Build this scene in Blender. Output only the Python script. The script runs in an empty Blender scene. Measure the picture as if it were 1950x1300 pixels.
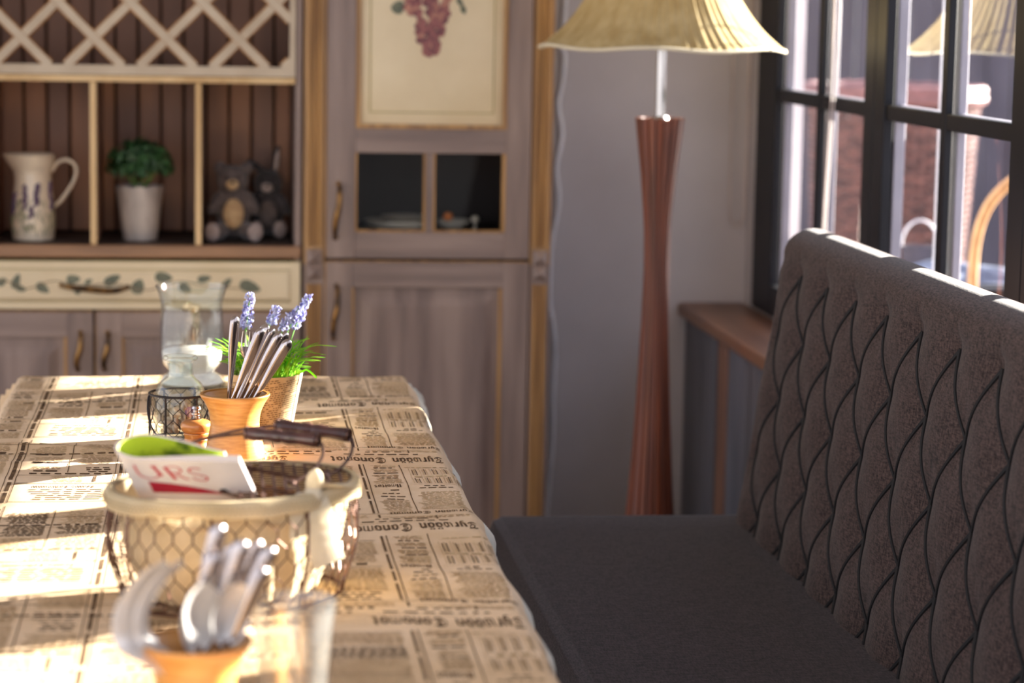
import bpy, bmesh, math, random
from mathutils import Vector, Matrix, Euler
random.seed(7)
PI = math.pi
SC = bpy.context.scene
COL = SC.collection

# ------------------------------------------------------------------ camera
cam_d = bpy.data.cameras.new('camera'); cam = bpy.data.objects.new('camera', cam_d); COL.objects.link(cam)
cam_d.sensor_width = 36.0; cam_d.lens = 85.0; cam_d.clip_end = 200
_y, _p, _r = (math.radians(a) for a in (7.085, 7.815, 1.0159))
_fw = Vector((math.sin(_y)*math.cos(_p), math.cos(_y)*math.cos(_p), -math.sin(_p)))
_rt0 = Vector((math.cos(_y), -math.sin(_y), 0)); _up0 = _rt0.cross(_fw)
_rt = _rt0*math.cos(_r) + _up0*math.sin(_r); _up = -_rt0*math.sin(_r) + _up0*math.cos(_r)
cam.matrix_world = Matrix(((_rt.x, _up.x, -_fw.x, 0), (_rt.y, _up.y, -_fw.y, 0), (_rt.z, _up.z, -_fw.z, 1.496), (0, 0, 0, 1)))
cam_d.dof.use_dof = True; cam_d.dof.focus_distance = 3.88; cam_d.dof.aperture_fstop = 3.2
SC.camera = cam

# ------------------------------------------------------------------ light
W = bpy.data.worlds.new('sky'); SC.world = W; W.use_nodes = True
wn = W.node_tree.nodes; wl = W.node_tree.links
bg = wn['Background']
tc = wn.new('ShaderNodeTexCoord'); sep = wn.new('ShaderNodeSeparateXYZ'); wl.new(tc.outputs['Generated'], sep.inputs[0])
mr = wn.new('ShaderNodeMapRange'); wl.new(sep.outputs['Z'], mr.inputs['Value'])
mr.inputs['From Min'].default_value = -0.1; mr.inputs['From Max'].default_value = 0.6
rmp = wn.new('ShaderNodeValToRGB'); wl.new(mr.outputs[0], rmp.inputs[0])
rmp.color_ramp.elements[0].color = (0.92, 0.90, 0.92, 1); rmp.color_ramp.elements[1].color = (0.68, 0.76, 1.0, 1)
wl.new(rmp.outputs[0], bg.inputs['Color']); bg.inputs['Strength'].default_value = 0.70
sun_d = bpy.data.lights.new('sun', 'SUN'); sun = bpy.data.objects.new('sun', sun_d); COL.objects.link(sun)
sun_d.energy = 18.5; sun_d.angle = math.radians(0.6); sun_d.color = (1.0, 0.93, 0.82)
_sd = Vector((1.0, 0.44, 0.29)).normalized()
sun.rotation_euler = _sd.to_track_quat('Z', 'Y').to_euler(); sun.location = (8, 6, 4)
SC.view_settings.view_transform = 'Standard'; SC.view_settings.look = 'None'
SC.view_settings.exposure = 1.62; SC.view_settings.gamma = 1.0; SC.view_settings.use_curve_mapping = False
SC.cycles.use_denoising = True
SC.cycles.max_bounces = 10; SC.cycles.transparent_max_bounces = 24
SC.cycles.caustics_reflective = False; SC.cycles.caustics_refractive = False
SC.cycles.sample_clamp_indirect = 6.0

# ------------------------------------------------------------------ helpers
class MB:
    """collects shapes (world coordinates), then links them as ONE mesh object"""
    def __init__(s): s.v = []; s.f = []; s.m = []
    def add(s, vs, fs, mi=0):
        o = len(s.v); s.v += [tuple(p) for p in vs]
        s.f += [tuple(i+o for i in f) for f in fs]; s.m += [mi]*len(fs); return s
    def box(s, x0, x1, y0, y1, z0, z1, mi=0):
        return s.add([(x0,y0,z0),(x1,y0,z0),(x1,y1,z0),(x0,y1,z0),(x0,y0,z1),(x1,y0,z1),(x1,y1,z1),(x0,y1,z1)],
              [(0,3,2,1),(4,5,6,7),(0,1,5,4),(1,2,6,5),(2,3,7,6),(3,0,4,7)], mi)
    def frus(s, x0, x1, z0, z1, yb, yf, ins, mi=0):
        """raised panel: rectangle at yb shrinking by ins to yf (towards the room)"""
        a, b = ins, 0
        return s.add([(x0,yb,z0),(x1,yb,z0),(x1,yb,z1),(x0,yb,z1),(x0+a,yf,z0+a),(x1-a,yf,z0+a),(x1-a,yf,z1-a),(x0+a,yf,z1-a)],
              [(3,2,1,0),(4,5,6,7),(0,1,5,4),(1,2,6,5),(2,3,7,6),(3,0,4,7)], mi)
    def prism(s, pts, y0, y1, mi=0):
        n = len(pts); vs = [(x,y0,z) for x,z in pts]+[(x,y1,z) for x,z in pts]
        fs = [tuple(range(n)), tuple(range(2*n-1, n-1, -1))]+[(i,i+n,(i+1)%n+n,(i+1)%n) for i in range(n)]
        return s.add(vs, fs, mi)
    def grid(s, fn, nu, nv, cu=False, cv=False, mi=0):
        vs = [fn(i/(nu if cu else nu-1), j/(nv if cv else nv-1)) for j in range(nv) for i in range(nu)]
        fs = []
        for j in range(nv if cv else nv-1):
            for i in range(nu if cu else nu-1):
                a, b = i, (i+1) % nu; c, d = j, (j+1) % nv
                fs.append((c*nu+a, c*nu+b, d*nu+b, d*nu+a))
        return s.add(vs, fs, mi)
    def lathe(s, cx, cy, prof, n=40, mi=0, cap0=True, cap1=True, rf=None, sy=1.0, rot=0.0):
        k = len(prof); vs = []
        for r, z in prof:
            for i in range(n):
                a = 2*PI*i/n; rr = r*(rf(a, z) if rf else 1)
                x, y = rr*math.cos(a), rr*sy*math.sin(a)
                vs.append((cx+x*math.cos(rot)-y*math.sin(rot), cy+x*math.sin(rot)+y*math.cos(rot), z))
        fs = [(j*n+i, j*n+(i+1)%n, (j+1)*n+(i+1)%n, (j+1)*n+i) for j in range(k-1) for i in range(n)]
        if cap0: fs.append(tuple(range(n-1, -1, -1)))
        if cap1: fs.append(tuple((k-1)*n+i for i in range(n)))
        return s.add(vs, fs, mi)
    def loft(s, pts, rads, n=8, mi=0, closed=False, wd=None, caps=True):
        """sweep along pts; rads: scalar, list of scalars or list of (width, thickness) half sizes; wd = width direction"""
        P = [Vector(p) for p in pts]; k = len(P)
        if not isinstance(rads, (list, tuple)): rads = [rads]*k
        vs = []; N = None
        for i in range(k):
            t = (P[(i+1) % k]-P[i-1]) if closed else (P[min(i+1,k-1)]-P[max(i-1,0)])
            t = t.normalized() if t.length > 1e-9 else Vector((0,0,1))
            if wd is not None: N = Vector(wd)
            elif N is None: N = Vector((0,0,1)) if abs(t.z) < .9 else Vector((1,0,0))
            N = N - t*N.dot(t)
            N = N.normalized() if N.length > 1e-6 else t.orthogonal().normalized()
            B = t.cross(N); r = rads[i]; rw, rt_ = (r if isinstance(r, (tuple, list)) else (r, r))
            for q in range(n):
                a = 2*PI*q/n; vs.append(P[i]+N*(rw*math.cos(a))+B*(rt_*math.sin(a)))
        fs = []
        for j in range(k if closed else k-1):
            for q in range(n):
                fs.append((j*n+q, j*n+(q+1)%n, ((j+1)%k)*n+(q+1)%n, ((j+1)%k)*n+q))
        if caps and not closed: fs += [tuple(range(n-1,-1,-1)), tuple((k-1)*n+q for q in range(n))]
        return s.add(vs, fs, mi)
    def ell(s, c, r, rot=None, mi=0, n=16, m=10):
        M = (rot if rot is not None else Matrix.Identity(3)); c = Vector(c); vs = [c+M@Vector((0,0,-r[2]))]
        for j in range(1, m):
            t = PI*j/m-PI/2
            for i in range(n):
                a = 2*PI*i/n; vs.append(c+M@Vector((r[0]*math.cos(t)*math.cos(a), r[1]*math.cos(t)*math.sin(a), r[2]*math.sin(t))))
        vs.append(c+M@Vector((0,0,r[2]))); L = len(vs)-1
        fs = [(0, 1+(i+1)%n, 1+i) for i in range(n)]
        fs += [(1+j*n+i, 1+j*n+(i+1)%n, 1+(j+1)*n+(i+1)%n, 1+(j+1)*n+i) for j in range(m-2) for i in range(n)]
        fs += [(L, 1+(m-2)*n+i, 1+(m-2)*n+(i+1)%n) for i in range(n)]
        return s.add(vs, fs, mi)
    def build(s, name, mats, parent=None, smooth=True, ang=38, bevel=0, norm=True):
        off = Vector((0,0,0)); q = parent
        while q is not None: off += q.location; q = q.parent
        me = bpy.data.meshes.new(name)
        me.from_pydata([(x-off.x, y-off.y, z-off.z) for x,y,z in s.v], [], s.f)
        for m in (mats if isinstance(mats, (list, tuple)) else [mats]): me.materials.append(m)
        me.polygons.foreach_set('material_index', s.m)
        bm = bmesh.new(); bm.from_mesh(me)
        if norm: bmesh.ops.recalc_face_normals(bm, faces=bm.faces)
        if smooth:
            lim = math.radians(ang)
            for f in bm.faces: f.smooth = True
            for e in bm.edges:
                if len(e.link_faces) == 2: e.smooth = e.calc_face_angle(0) < lim
        bm.to_mesh(me); bm.free()
        o = bpy.data.objects.new(name, me); COL.objects.link(o)
        if parent is not None: o.parent = parent
        if bevel:
            b = o.modifiers.new('bevel', 'BEVEL'); b.width = bevel; b.segments = 2; b.limit_method = 'ANGLE'; b.angle_limit = math.radians(40)
        return o

def thing(name, loc, label, cat, group=None):
    o = bpy.data.objects.new(name, None); COL.objects.link(o); o.location = loc; o.empty_display_size = .05
    o['label'] = label; o['category'] = cat
    if group: o['group'] = group
    return o
def tag(o, label, cat, group=None):
    o['label'] = label; o['category'] = cat
    if group: o['group'] = group
    return o
def struct(o, label=None, cat=None):
    o['kind'] = 'structure'
    if label: o['label'] = label
    if cat: o['category'] = cat
    return o
def sm(t): t = max(0., min(1., t)); return t*t*(3-2*t)
def bez(p0, p1, p2, p3, n=12):
    P = [Vector(p) for p in (p0,p1,p2,p3)]; out = []
    for i in range(n+1):
        t = i/n; u = 1-t; out.append(P[0]*u**3+P[1]*3*u*u*t+P[2]*3*u*t*t+P[3]*t**3)
    return out
def spl(pts, n=8):
    """Catmull-Rom through pts"""
    P = [Vector(p) for p in pts]; out = []
    for i in range(len(P)-1):
        a, b, c, d = P[max(i-1,0)], P[i], P[i+1], P[min(i+2,len(P)-1)]
        for k in range(n):
            t = k/n; out.append(.5*((2*b)+(c-a)*t+(2*a-5*b+4*c-d)*t*t+(3*b-a-3*c+d)*t**3))
    out.append(P[-1]); return out

# ------------------------------------------------------------------ materials
def lin(c):
    return tuple(((v/255)/12.92 if v/255 <= .04045 else ((v/255+.055)/1.055)**2.4) for v in c)+(1,)
def mat(name, c, rough=.6, metal=0, c2=None, scale=(8,8,8), detail=4, bump=0, bscale=None, spec=.5, sheen=0, lo=.35, hi=.65, dist=0, coat=0):
    """procedural: noise between two colours (object coordinates stretched by scale), optional bump"""
    m = bpy.data.materials.new(name); m.use_nodes = True; N = m.node_tree.nodes; L = m.node_tree.links
    b = N['Principled BSDF']; b.inputs['Roughness'].default_value = rough; b.inputs['Metallic'].default_value = metal
    b.inputs['Specular IOR Level'].default_value = spec; b.inputs['Base Color'].default_value = lin(c)
    if sheen: b.inputs['Sheen Weight'].default_value = sheen; b.inputs['Sheen Roughness'].default_value = .4
    if coat: b.inputs['Coat Weight'].default_value = coat
    t = N.new('ShaderNodeTexCoord')
    def noise(sc, det):
        mp = N.new('ShaderNodeMapping'); mp.inputs['Scale'].default_value = sc; L.new(t.outputs['Object'], mp.inputs[0])
        n = N.new('ShaderNodeTexNoise'); n.inputs['Scale'].default_value = 1; n.inputs['Detail'].default_value = det
        n.inputs['Distortion'].default_value = dist; L.new(mp.outputs[0], n.inputs['Vector']); return n
    if c2 is None: c2 = tuple(v*.88 for v in c)
    n = noise(scale, detail); r = N.new('ShaderNodeValToRGB'); L.new(n.outputs['Fac'], r.inputs[0])
    r.color_ramp.elements[0].position = lo; r.color_ramp.elements[1].position = hi
    r.color_ramp.elements[0].color = lin(c2); r.color_ramp.elements[1].color = lin(c); L.new(r.outputs[0], b.inputs['Base Color'])
    if bump:
        nb = noise(bscale or scale, 3); bp = N.new('ShaderNodeBump'); bp.inputs['Strength'].default_value = bump; bp.inputs['Distance'].default_value = .002
        L.new(nb.outputs['Fac'], bp.inputs['Height']); L.new(bp.outputs[0], b.inputs['Normal'])
    return m
def glass(name, tint=(255,255,255), rough=0.0, ior=1.5, extra=0.0, dirt=None):
    """clear pane / thin glassware: mirror by Fresnel over transparency"""
    m = bpy.data.materials.new(name); m.use_nodes = True; N = m.node_tree.nodes; L = m.node_tree.links
    N.remove(N['Principled BSDF']); out = N['Material Output']
    tr = N.new('ShaderNodeBsdfTransparent'); tr.inputs[0].default_value = lin(tint)
    gl = N.new('ShaderNodeBsdfGlossy'); gl.inputs['Roughness'].default_value = rough
    fr = N.new('ShaderNodeFresnel'); ge = N.new('ShaderNodeNewGeometry'); mi_ = N.new('ShaderNodeMapRange')
    mi_.inputs['To Min'].default_value = ior; mi_.inputs['To Max'].default_value = 1/ior; L.new(ge.outputs['Backfacing'], mi_.inputs['Value']); L.new(mi_.outputs[0], fr.inputs[0])
    mx = N.new('ShaderNodeMixShader'); ad = N.new('ShaderNodeMath'); ad.operation = 'ADD'; ad.use_clamp = True
    ad.inputs[1].default_value = extra
    L.new(fr.outputs[0], ad.inputs[0]); L.new(ad.outputs[0], mx.inputs[0]); L.new(tr.outputs[0], mx.inputs[1]); L.new(gl.outputs[0], mx.inputs[2])
    last = mx
    if dirt:
        df = N.new('ShaderNodeBsdfDiffuse'); df.inputs[0].default_value = lin((235,238,235)); m2 = N.new('ShaderNodeMixShader')
        m2.inputs[0].default_value = dirt; L.new(mx.outputs[0], m2.inputs[1]); L.new(df.outputs[0], m2.inputs[2]); last = m2
    L.new(last.outputs[0], out.inputs[0]); return m
def translucent(name, c, c2, fac=.35, scale=(3,3,3)):
    m = mat(name, c, .8, c2=c2, scale=scale, spec=.2); N = m.node_tree.nodes; L = m.node_tree.links
    b = N['Principled BSDF']; t = N.new('ShaderNodeBsdfTranslucent'); mx = N.new('ShaderNodeMixShader'); mx.inputs[0].default_value = fac
    L.new(b.inputs['Base Color'].links[0].from_socket, t.inputs[0])
    L.new(b.outputs[0], mx.inputs[1]); L.new(t.outputs[0], mx.inputs[2]); L.new(mx.outputs[0], N['Material Output'].inputs[0]); return m
def fabric(name, c, c2, horiz):
    """woven melange: two stretched thread noises"""
    m = mat(name, c, .9, spec=.2, sheen=.14); N = m.node_tree.nodes; L = m.node_tree.links; b = N['Principled BSDF']
    t = N.new('ShaderNodeTexCoord'); ns = []
    for sc in (((60,420,420),(380,90,380)) if horiz else ((420,420,48),(300,80,380))):
        mp = N.new('ShaderNodeMapping'); mp.inputs['Scale'].default_value = sc; L.new(t.outputs['Object'], mp.inputs[0])
        n = N.new('ShaderNodeTexNoise'); n.inputs['Scale'].default_value = 1; n.inputs['Detail'].default_value = 1.5; L.new(mp.outputs[0], n.inputs['Vector']); ns.append(n)
    mx = N.new('ShaderNodeMath'); mx.operation = 'ADD'; L.new(ns[0].outputs['Fac'], mx.inputs[0]); L.new(ns[1].outputs['Fac'], mx.inputs[1])
    r = N.new('ShaderNodeValToRGB'); r.color_ramp.elements[0].position = .35; r.color_ramp.elements[1].position = .68
    hv = N.new('ShaderNodeMath'); hv.operation = 'MULTIPLY'; hv.inputs[1].default_value = .5; L.new(mx.outputs[0], hv.inputs[0])
    L.new(hv.outputs[0], r.inputs[0]); r.color_ramp.elements[0].color = lin(c2); r.color_ramp.elements[1].color = lin(c)
    L.new(r.outputs[0], b.inputs['Base Color'])
    bp = N.new('ShaderNodeBump'); bp.inputs['Strength'].default_value = .35; bp.inputs['Distance'].default_value = .001
    L.new(hv.outputs[0], bp.inputs['Height']); L.new(bp.outputs[0], b.inputs['Normal']); return m

M = {}
M['wall'] = mat('grey_plaster', (192,187,188), .85, c2=(180,175,176), scale=(3,3,3), bump=.1, bscale=(120,120,120))
M['ceil'] = mat('white_ceiling', (225,220,212), .9)
M['floor'] = mat('floor_boards', (120,92,70), .5, c2=(84,62,46), scale=(14,1.2,14))
M['taupe'] = mat('taupe_wood', (150,130,120), .42, c2=(118,100,93), scale=(26,26,2.2), detail=6, bump=.06)
M['taupeh'] = mat('taupe_wood_rail', (150,130,120), .42, c2=(120,102,95), scale=(2.2,26,26), detail=6, bump=.06)
M['gold2'] = mat('gold_brown_pilaster', (182,144,96), .45, c2=(150,114,74), scale=(40,40,2.5), detail=5)
M['gold'] = mat('patina_gold_wood', (190,146,88), .45, c2=(140,102,62), scale=(60,60,3), detail=5)
M['cream'] = mat('cream_paint', (226,210,176), .45, c2=(214,196,160), scale=(5,5,5))
M['creamwood'] = mat('cream_edge_wood', (222,190,140), .5, c2=(196,160,108), scale=(12,12,3))
M['lattice'] = mat('greyed_cream_wood', (200,184,160), .5, c2=(182,164,140), scale=(10,10,10))
M['latedge'] = mat('worn_brown_edge', (172,124,72), .55, c2=(140,96,56), scale=(20,20,20))
M['plank'] = mat('brown_back_planks', (206,146,104), .5, c2=(150,106,82), scale=(9,9,1.6), detail=4, lo=.3, hi=.7)
M['plank2'] = mat('dark_back_planks', (170,122,96), .5, c2=(136,98,78), scale=(9,9,1.6), detail=4, lo=.3, hi=.7)
M['groove'] = mat('dark_groove', (38,30,28), .8)
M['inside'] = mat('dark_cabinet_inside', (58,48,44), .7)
M['counter'] = mat('counter_wood', (168,126,90), .45, c2=(132,98,72), scale=(3,20,20), detail=5)
M['bronze'] = mat('aged_bronze', (150,112,66), .35, .85, c2=(70,54,40), scale=(40,40,25), lo=.4, hi=.6)
M['leaf_paint'] = mat('painted_leaf', (92,98,82), .6, c2=(120,122,100), scale=(60,60,60))
M['vine_paint'] = mat('painted_vine', (150,128,98), .6)
M['olive_line'] = mat('olive_line', (176,160,106), .5)
M['grape'] = mat('painted_grape', (152,92,88), .5, c2=(108,60,66), scale=(70,70,70), lo=.4, hi=.6)
M['grape2'] = mat('painted_grape_pale', (186,132,110), .5, c2=(150,94,86), scale=(70,70,70), lo=.4, hi=.6)
M['pane'] = glass('window_pane', (250,252,255), 0, 1.5, .02)
M['cabpane'] = glass('cabinet_pane', (245,245,245), .02, 1.18)
M['frame'] = mat('anthracite_frame', (27,28,34), .5, c2=(21,22,27), scale=(6,6,6), spec=.25)
M['wframe'] = mat('outer_frame', (176,172,182), .5, c2=(160,156,166))
M['sill'] = mat('brown_sill', (132,92,66), .4, c2=(104,70,50), scale=(20,2,20), detail=5)
M['board'] = mat('grey_blue_boards', (108,108,116), .6, c2=(90,90,98), scale=(10,10,2))
M['bstrip'] = mat('brown_board_strip', (128,92,74), .6)
M['benchf'] = fabric('bench_fabric', (98,80,75), (34,27,26), False)
M['seatf'] = fabric('seat_fabric', (80,68,71), (30,25,27), True)
M['pipe'] = mat('dark_piping', (30,28,29), .8)
M['shade'] = translucent('pleated_shade', (206,186,138), (184,160,110), .3, (30,30,4))
M['hem'] = mat('shade_hem', (232,220,190), .8)
M['chrome'] = mat('chrome', (205,200,195), .14, 1.0)
M['lampwood'] = mat('red_brown_slats', (126,64,38), .42, c2=(86,42,25), scale=(45,45,3), detail=5)
M['lampdark'] = mat('lamp_groove', (62,36,28), .6)
M['cable'] = mat('white_cable', (236,236,240), .5)
M['paper'] = mat('printed_cotton', (240,212,178), .85, c2=(222,190,150), scale=(7,7,7), detail=6, spec=.15, bump=.12, bscale=(500,500,500))
M['ink'] = mat('black_ink', (78,60,46), .85, c2=(124,98,70), scale=(40,40,40), spec=.1)
M['ink2'] = mat('faded_ink', (176,146,106), .85, c2=(216,190,148), scale=(26,26,26), detail=6, spec=.1, lo=.38, hi=.62)
M['cloth_edge'] = mat('cream_hem', (244,236,216), .85)
M['tablewood'] = mat('table_wood', (120,84,56), .5, c2=(90,62,42), scale=(3,20,20))
M['cupwood'] = mat('orange_wood', (210,152,80), .38, c2=(192,130,62), scale=(30,30,220), detail=3, coat=.15)
M['cupin'] = mat('cup_inside', (150,92,44), .6)
M['millwood'] = mat('mill_wood', (206,140,74), .3, c2=(176,108,50), scale=(14,14,180), coat=.3)
M['steel'] = mat('steel', (196,186,182), .16, 1.0, c2=(176,164,160), scale=(30,30,30))
M['steelb'] = mat('brushed_steel', (238,234,230), .34, .55)
M['wire'] = mat('black_wire', (52,46,46), .4, .6)
M['bwire'] = mat('brown_wire', (120,92,80), .3, .85, c2=(92,66,56))
M['clear'] = glass('clear_glass', (253,255,254), 0, 1.5, .012)
M['jar'] = glass('bottle_glass', (252,255,254), 0, 1.5, .01)
M['tumbler'] = glass('tumbler_glass', (250,250,248), .03, 1.5, .08, .06)
M['white'] = mat('white_sand', (250,248,242), .9, c2=(238,234,226), scale=(300,300,300))
M['soil'] = mat('soil', (70,52,38), .9)
M['shells'] = mat('pale_shells', (226,208,186), .6, c2=(190,160,140), scale=(40,40,40))
M['violet'] = mat('violet_petal', (150,104,140), .7)
M['grass'] = translucent('green_blades', (176,222,60), (112,190,40), .45, (60,60,60))
M['stem'] = mat('green_stem', (120,176,80), .6)
M['lav'] = translucent('lavender', (168,166,216), (122,118,182), .25, (90,90,90))
M['lav2'] = translucent('pale_lavender', (222,224,246), (190,192,232), .25, (90,90,90))
M['pot'] = mat('pot_paper', (198,172,128), .8, c2=(176,148,102), scale=(25,25,25))
M['potw'] = mat('pot_sunlit', (236,226,204), .8)  # sunny side of the pot, light put into the colour
M['potink'] = mat('pot_ink', (120,94,62), .9)
M['liner'] = translucent('cream_liner', (226,208,172), (210,190,150), .3, (20,20,20))
M['lace'] = mat('lace_holes', (176,152,112), .9)
M['ribbon'] = translucent('cream_ribbon', (240,230,206), (230,216,184), .3, (30,30,30))
M['grip'] = mat('dark_turned_wood', (84,50,44), .4, c2=(58,34,32), scale=(40,8,8), coat=.2)
M['wicker'] = mat('tan_liner_shading', (226,170,108), .6, c2=(190,132,78), scale=(160,60,160))  # liner's translucent shading as a tan colour
M['mag'] = mat('magazine_cover', (236,230,222), .35)
M['magedge'] = mat('magazine_pages', (176,164,160), .7, c2=(168,156,150), scale=(3,3,900))
M['maggreen'] = mat('magazine_green_page', (190,206,64), .5, c2=(70,100,36), scale=(26,26,40), detail=5, lo=.34, hi=.46)
M['red'] = mat('magazine_red', (206,44,64), .5)
M['red2'] = mat('magazine_crimson', (176,28,58), .5)
M['china'] = mat('glazed_cream', (236,222,198), .25, c2=(226,210,184), scale=(6,6,6), coat=.2)
M['plum'] = mat('painted_plum', (96,66,104), .5)
M['pgreen'] = mat('painted_green', (122,128,96), .5, c2=(150,150,120), scale=(60,60,60))
M['bucket'] = mat('whitewashed_metal', (206,196,186), .5, c2=(170,160,152), scale=(25,25,12), detail=6)
M['leaf'] = mat('dark_leaf', (60,104,56), .5, c2=(30,58,34), scale=(40,40,40))
M['fur'] = mat('grey_brown_plush', (112,100,96), .95, c2=(84,74,72), scale=(90,90,90), bump=.4, sheen=.4)
M['fur2'] = mat('dark_plush', (70,64,66), .95, c2=(50,46,48), scale=(90,90,90), bump=.4, sheen=.4)
M['pad'] = mat('pale_plush', (176,160,154), .95, c2=(150,134,128), scale=(90,90,90))
M['belly'] = mat('cream_plush', (204,172,130), .95, c2=(184,150,110), scale=(60,60,60))
M['eye'] = mat('toy_eye', (20,18,18), .2)
M['silver'] = mat('silver', (236,228,208), .3, .35)
M['orange'] = mat('orange_ball', (232,132,50), .4)
M['rattan'] = mat('brown_red_rattan', (122,80,72), .5, c2=(74,46,44), scale=(20,20,60), lo=.4, hi=.6)
M['rattanrim'] = mat('pink_brown_rim', (146,98,96), .5, c2=(110,72,70), scale=(30,30,60))
M['cane'] = mat('tan_cane', (206,160,104), .4, c2=(176,128,78), scale=(30,30,20))
M['fence'] = mat('grey_fence', (92,88,98), .8, c2=(70,66,76), scale=(8,8,1.5))
M['terrace'] = mat('terrace_stone', (150,142,140), .8, c2=(126,118,116), scale=(2,2,2))
M['whitepost'] = mat('white_post', (226,230,236), .5)
M['bluetop'] = mat('blue_grey_cloth', (70,80,104), .8, c2=(120,130,150), scale=(30,30,30))

# ================================================================== the room
struct(MB().box(-3.4, 1.60, -1.2, 6.60, -.06, 0).build('floor', M['floor'], smooth=False))
struct(MB().box(-3.4, 1.60, 6.50, 6.60, 0, 2.75).build('wall_back', M['wall'], smooth=False), 'plain grey plaster wall behind the cabinets and the floor lamp', 'wall')
struct(MB().box(-3.4, 1.60, 0.2, 6.60, 2.75, 2.83).build('ceiling', M['ceil'], smooth=False))
wr = MB(); wr.box(1.45, 1.60, .95, 6.5, 0, .705); wr.box(1.45, 1.60, .95, 6.5, 2.30, 2.75)
wr.box(1.45, 1.506, 6.42, 6.5, .705, 2.30); wr.box(1.45, 1.60, -1.2, .95, 0, 2.75)
struct(wr.build('wall_right', M['wall'], smooth=False), 'window wall on the right with dark frames', 'wall')
struct(MB().box(1.265, 1.449, .95, 6.499, .672, .707).build('trim_1', M['sill'], bevel=.006), 'brown wooden window sill running behind the bench', 'sill')
bd = MB(); y = 6.497
while y > 1.0:
    if abs(y-6.03) < .07: bd.box(1.283, 1.31, 5.93, 6.03, .08, .670, 2); y = 5.925; continue
    bd.box(1.288, 1.31, y-.098, y, .08, .670, 0); y -= .102
bd.box(1.296, 1.449, .96, 6.497, 0.001, .668, 1)
struct(bd.build('trim_2', [M['board'], M['groove'], M['bstrip']], bevel=.003), 'grey vertical boards below the window sill', 'panelling')

def window(n, ya, yb, ga, gb, mu, lab):
    """frame ya..yb, glass ga..gb with an upright bar at mu"""
    f = MB(); z0, z1 = .708, 2.299
    for x0, x1, mi in ((1.452, 1.475, 0), (1.4785, 1.503, 1)):
        f.box(x0, x1, ya, ga, z0, z1, mi); f.box(x0, x1, gb, yb, z0, z1, mi)
        f.box(x0, x1, ga, gb, z0, .79, mi); f.box(x0, x1, ga, gb, 2.22, z1, mi)
        xb = x0+.004; xe = x1-.002
        f.box(xb, xe, mu-.018, mu+.018, .79, 2.22, mi)
        for zb in (1.287, 1.76):
            f.box(xb+.001, xe, ga, mu-.018, zb-.017, zb+.017, mi); f.box(xb+.001, xe, mu+.018, gb, zb-.017, zb+.017, mi)
    o = struct(f.build('window_%d' % n, [M['frame'], M['wframe']], bevel=.003), lab, 'window')
    po = MB(); po.add([(1.4765, ga, .79), (1.4765, gb, .79), (1.4765, gb, 2.22), (1.4765, ga, 2.22)], [(0,1,2,3)])
    po.build('glass_pane', M['pane'], o, smooth=False)
    return o
window(1, 5.251, 6.419, 5.335, 6.20, 5.765, 'dark framed window in the corner beside the lamp')
window(2, 4.221, 5.249, 4.310, 5.165, 4.745, 'dark framed window above the bench with lamp shade reflected')
for k in range(3):
    a = 4.22-1.03*(k+1); window(3+k, a+.001, a+1.029, a+.09, a+.945, a+.525, 'dark framed window nearer the camera, %s' % ('next to the post', 'second along', 'last along')[k])

# ================================================================== cabinets
YF = 6.0
def pull(par, pts, name='handle'):
    P = spl(pts, 6); n = len(P); r = [(.0035+.0045*math.sin(PI*min(1, max(0, i/(n-1))))) for i in range(n)]
    m = MB(); m.loft(P, r, 8)
    for q in (pts[0], pts[-1]): m.ell((q[0], q[1]+.004, q[2]), (.008, .008, .008), n=10, m=6)
    return m.build(name, M['bronze'], par)
def vpull(par, x, z0, z1, yf):
    h = z1-z0
    return pull(par, [(x+.003, yf, z1), (x+.005, yf-.022, z1-.1*h), (x+.003, yf-.028, z1-.4*h), (x-.004, yf-.026, z1-.65*h), (x-.006, yf-.02, z0+.12*h), (x-.004, yf, z0)])
def wood_door(par, x0, x1, z0, z1, rail=.062, hx=None, hz=None, name='door'):
    d = MB(); y0, y1 = YF-.02, YF-.001
    d.box(x0, x0+rail, y0, y1, z0, z1, 0); d.box(x1-rail, x1, y0, y1, z0, z1, 0)
    d.box(x0+rail, x1-rail, y0, y1, z0, z0+rail, 1); d.box(x0+rail, x1-rail, y0, y1, z1-rail, z1, 1)
    # worn gilt edge of the door itself and of the panel recess
    d.box(x0-.003, x0, y0+.002, y1, z0, z1, 2); d.box(x0, x1, y0+.002, y1, z1, z1+.003, 2)
    o = d.build(name, [M['taupe'], M['taupeh'], M['gold']], par, bevel=.002)
    a, b, c, e = x0+rail, x1-rail, z0+rail, z1-rail
    p = MB(); p.box(a, b, YF-.008, YF-.0015, c, e, 0)
    p.frus(a+.022, b-.022, c+.022, e-.022, YF-.008, YF-.016, .024, 0)
    p.build('panel', [M['taupe'], M['gold']], o, smooth=False)
    t = MB(); w = .006
    t.box(a, a+w, YF-.018, YF-.004, c, e); t.box(b-w-.003, b, YF-.018, YF-.004, c, e)
    t.box(a+w, b-w-.003, YF-.016, YF-.004, c, c+w)
    t.build('gilt_bead', M['gold'], o, bevel=.002)
    if hx is not None: vpull(o, hx, hz[0], hz[1], y0)
    return o
def PX(x): return -.520+.001274*x

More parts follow.
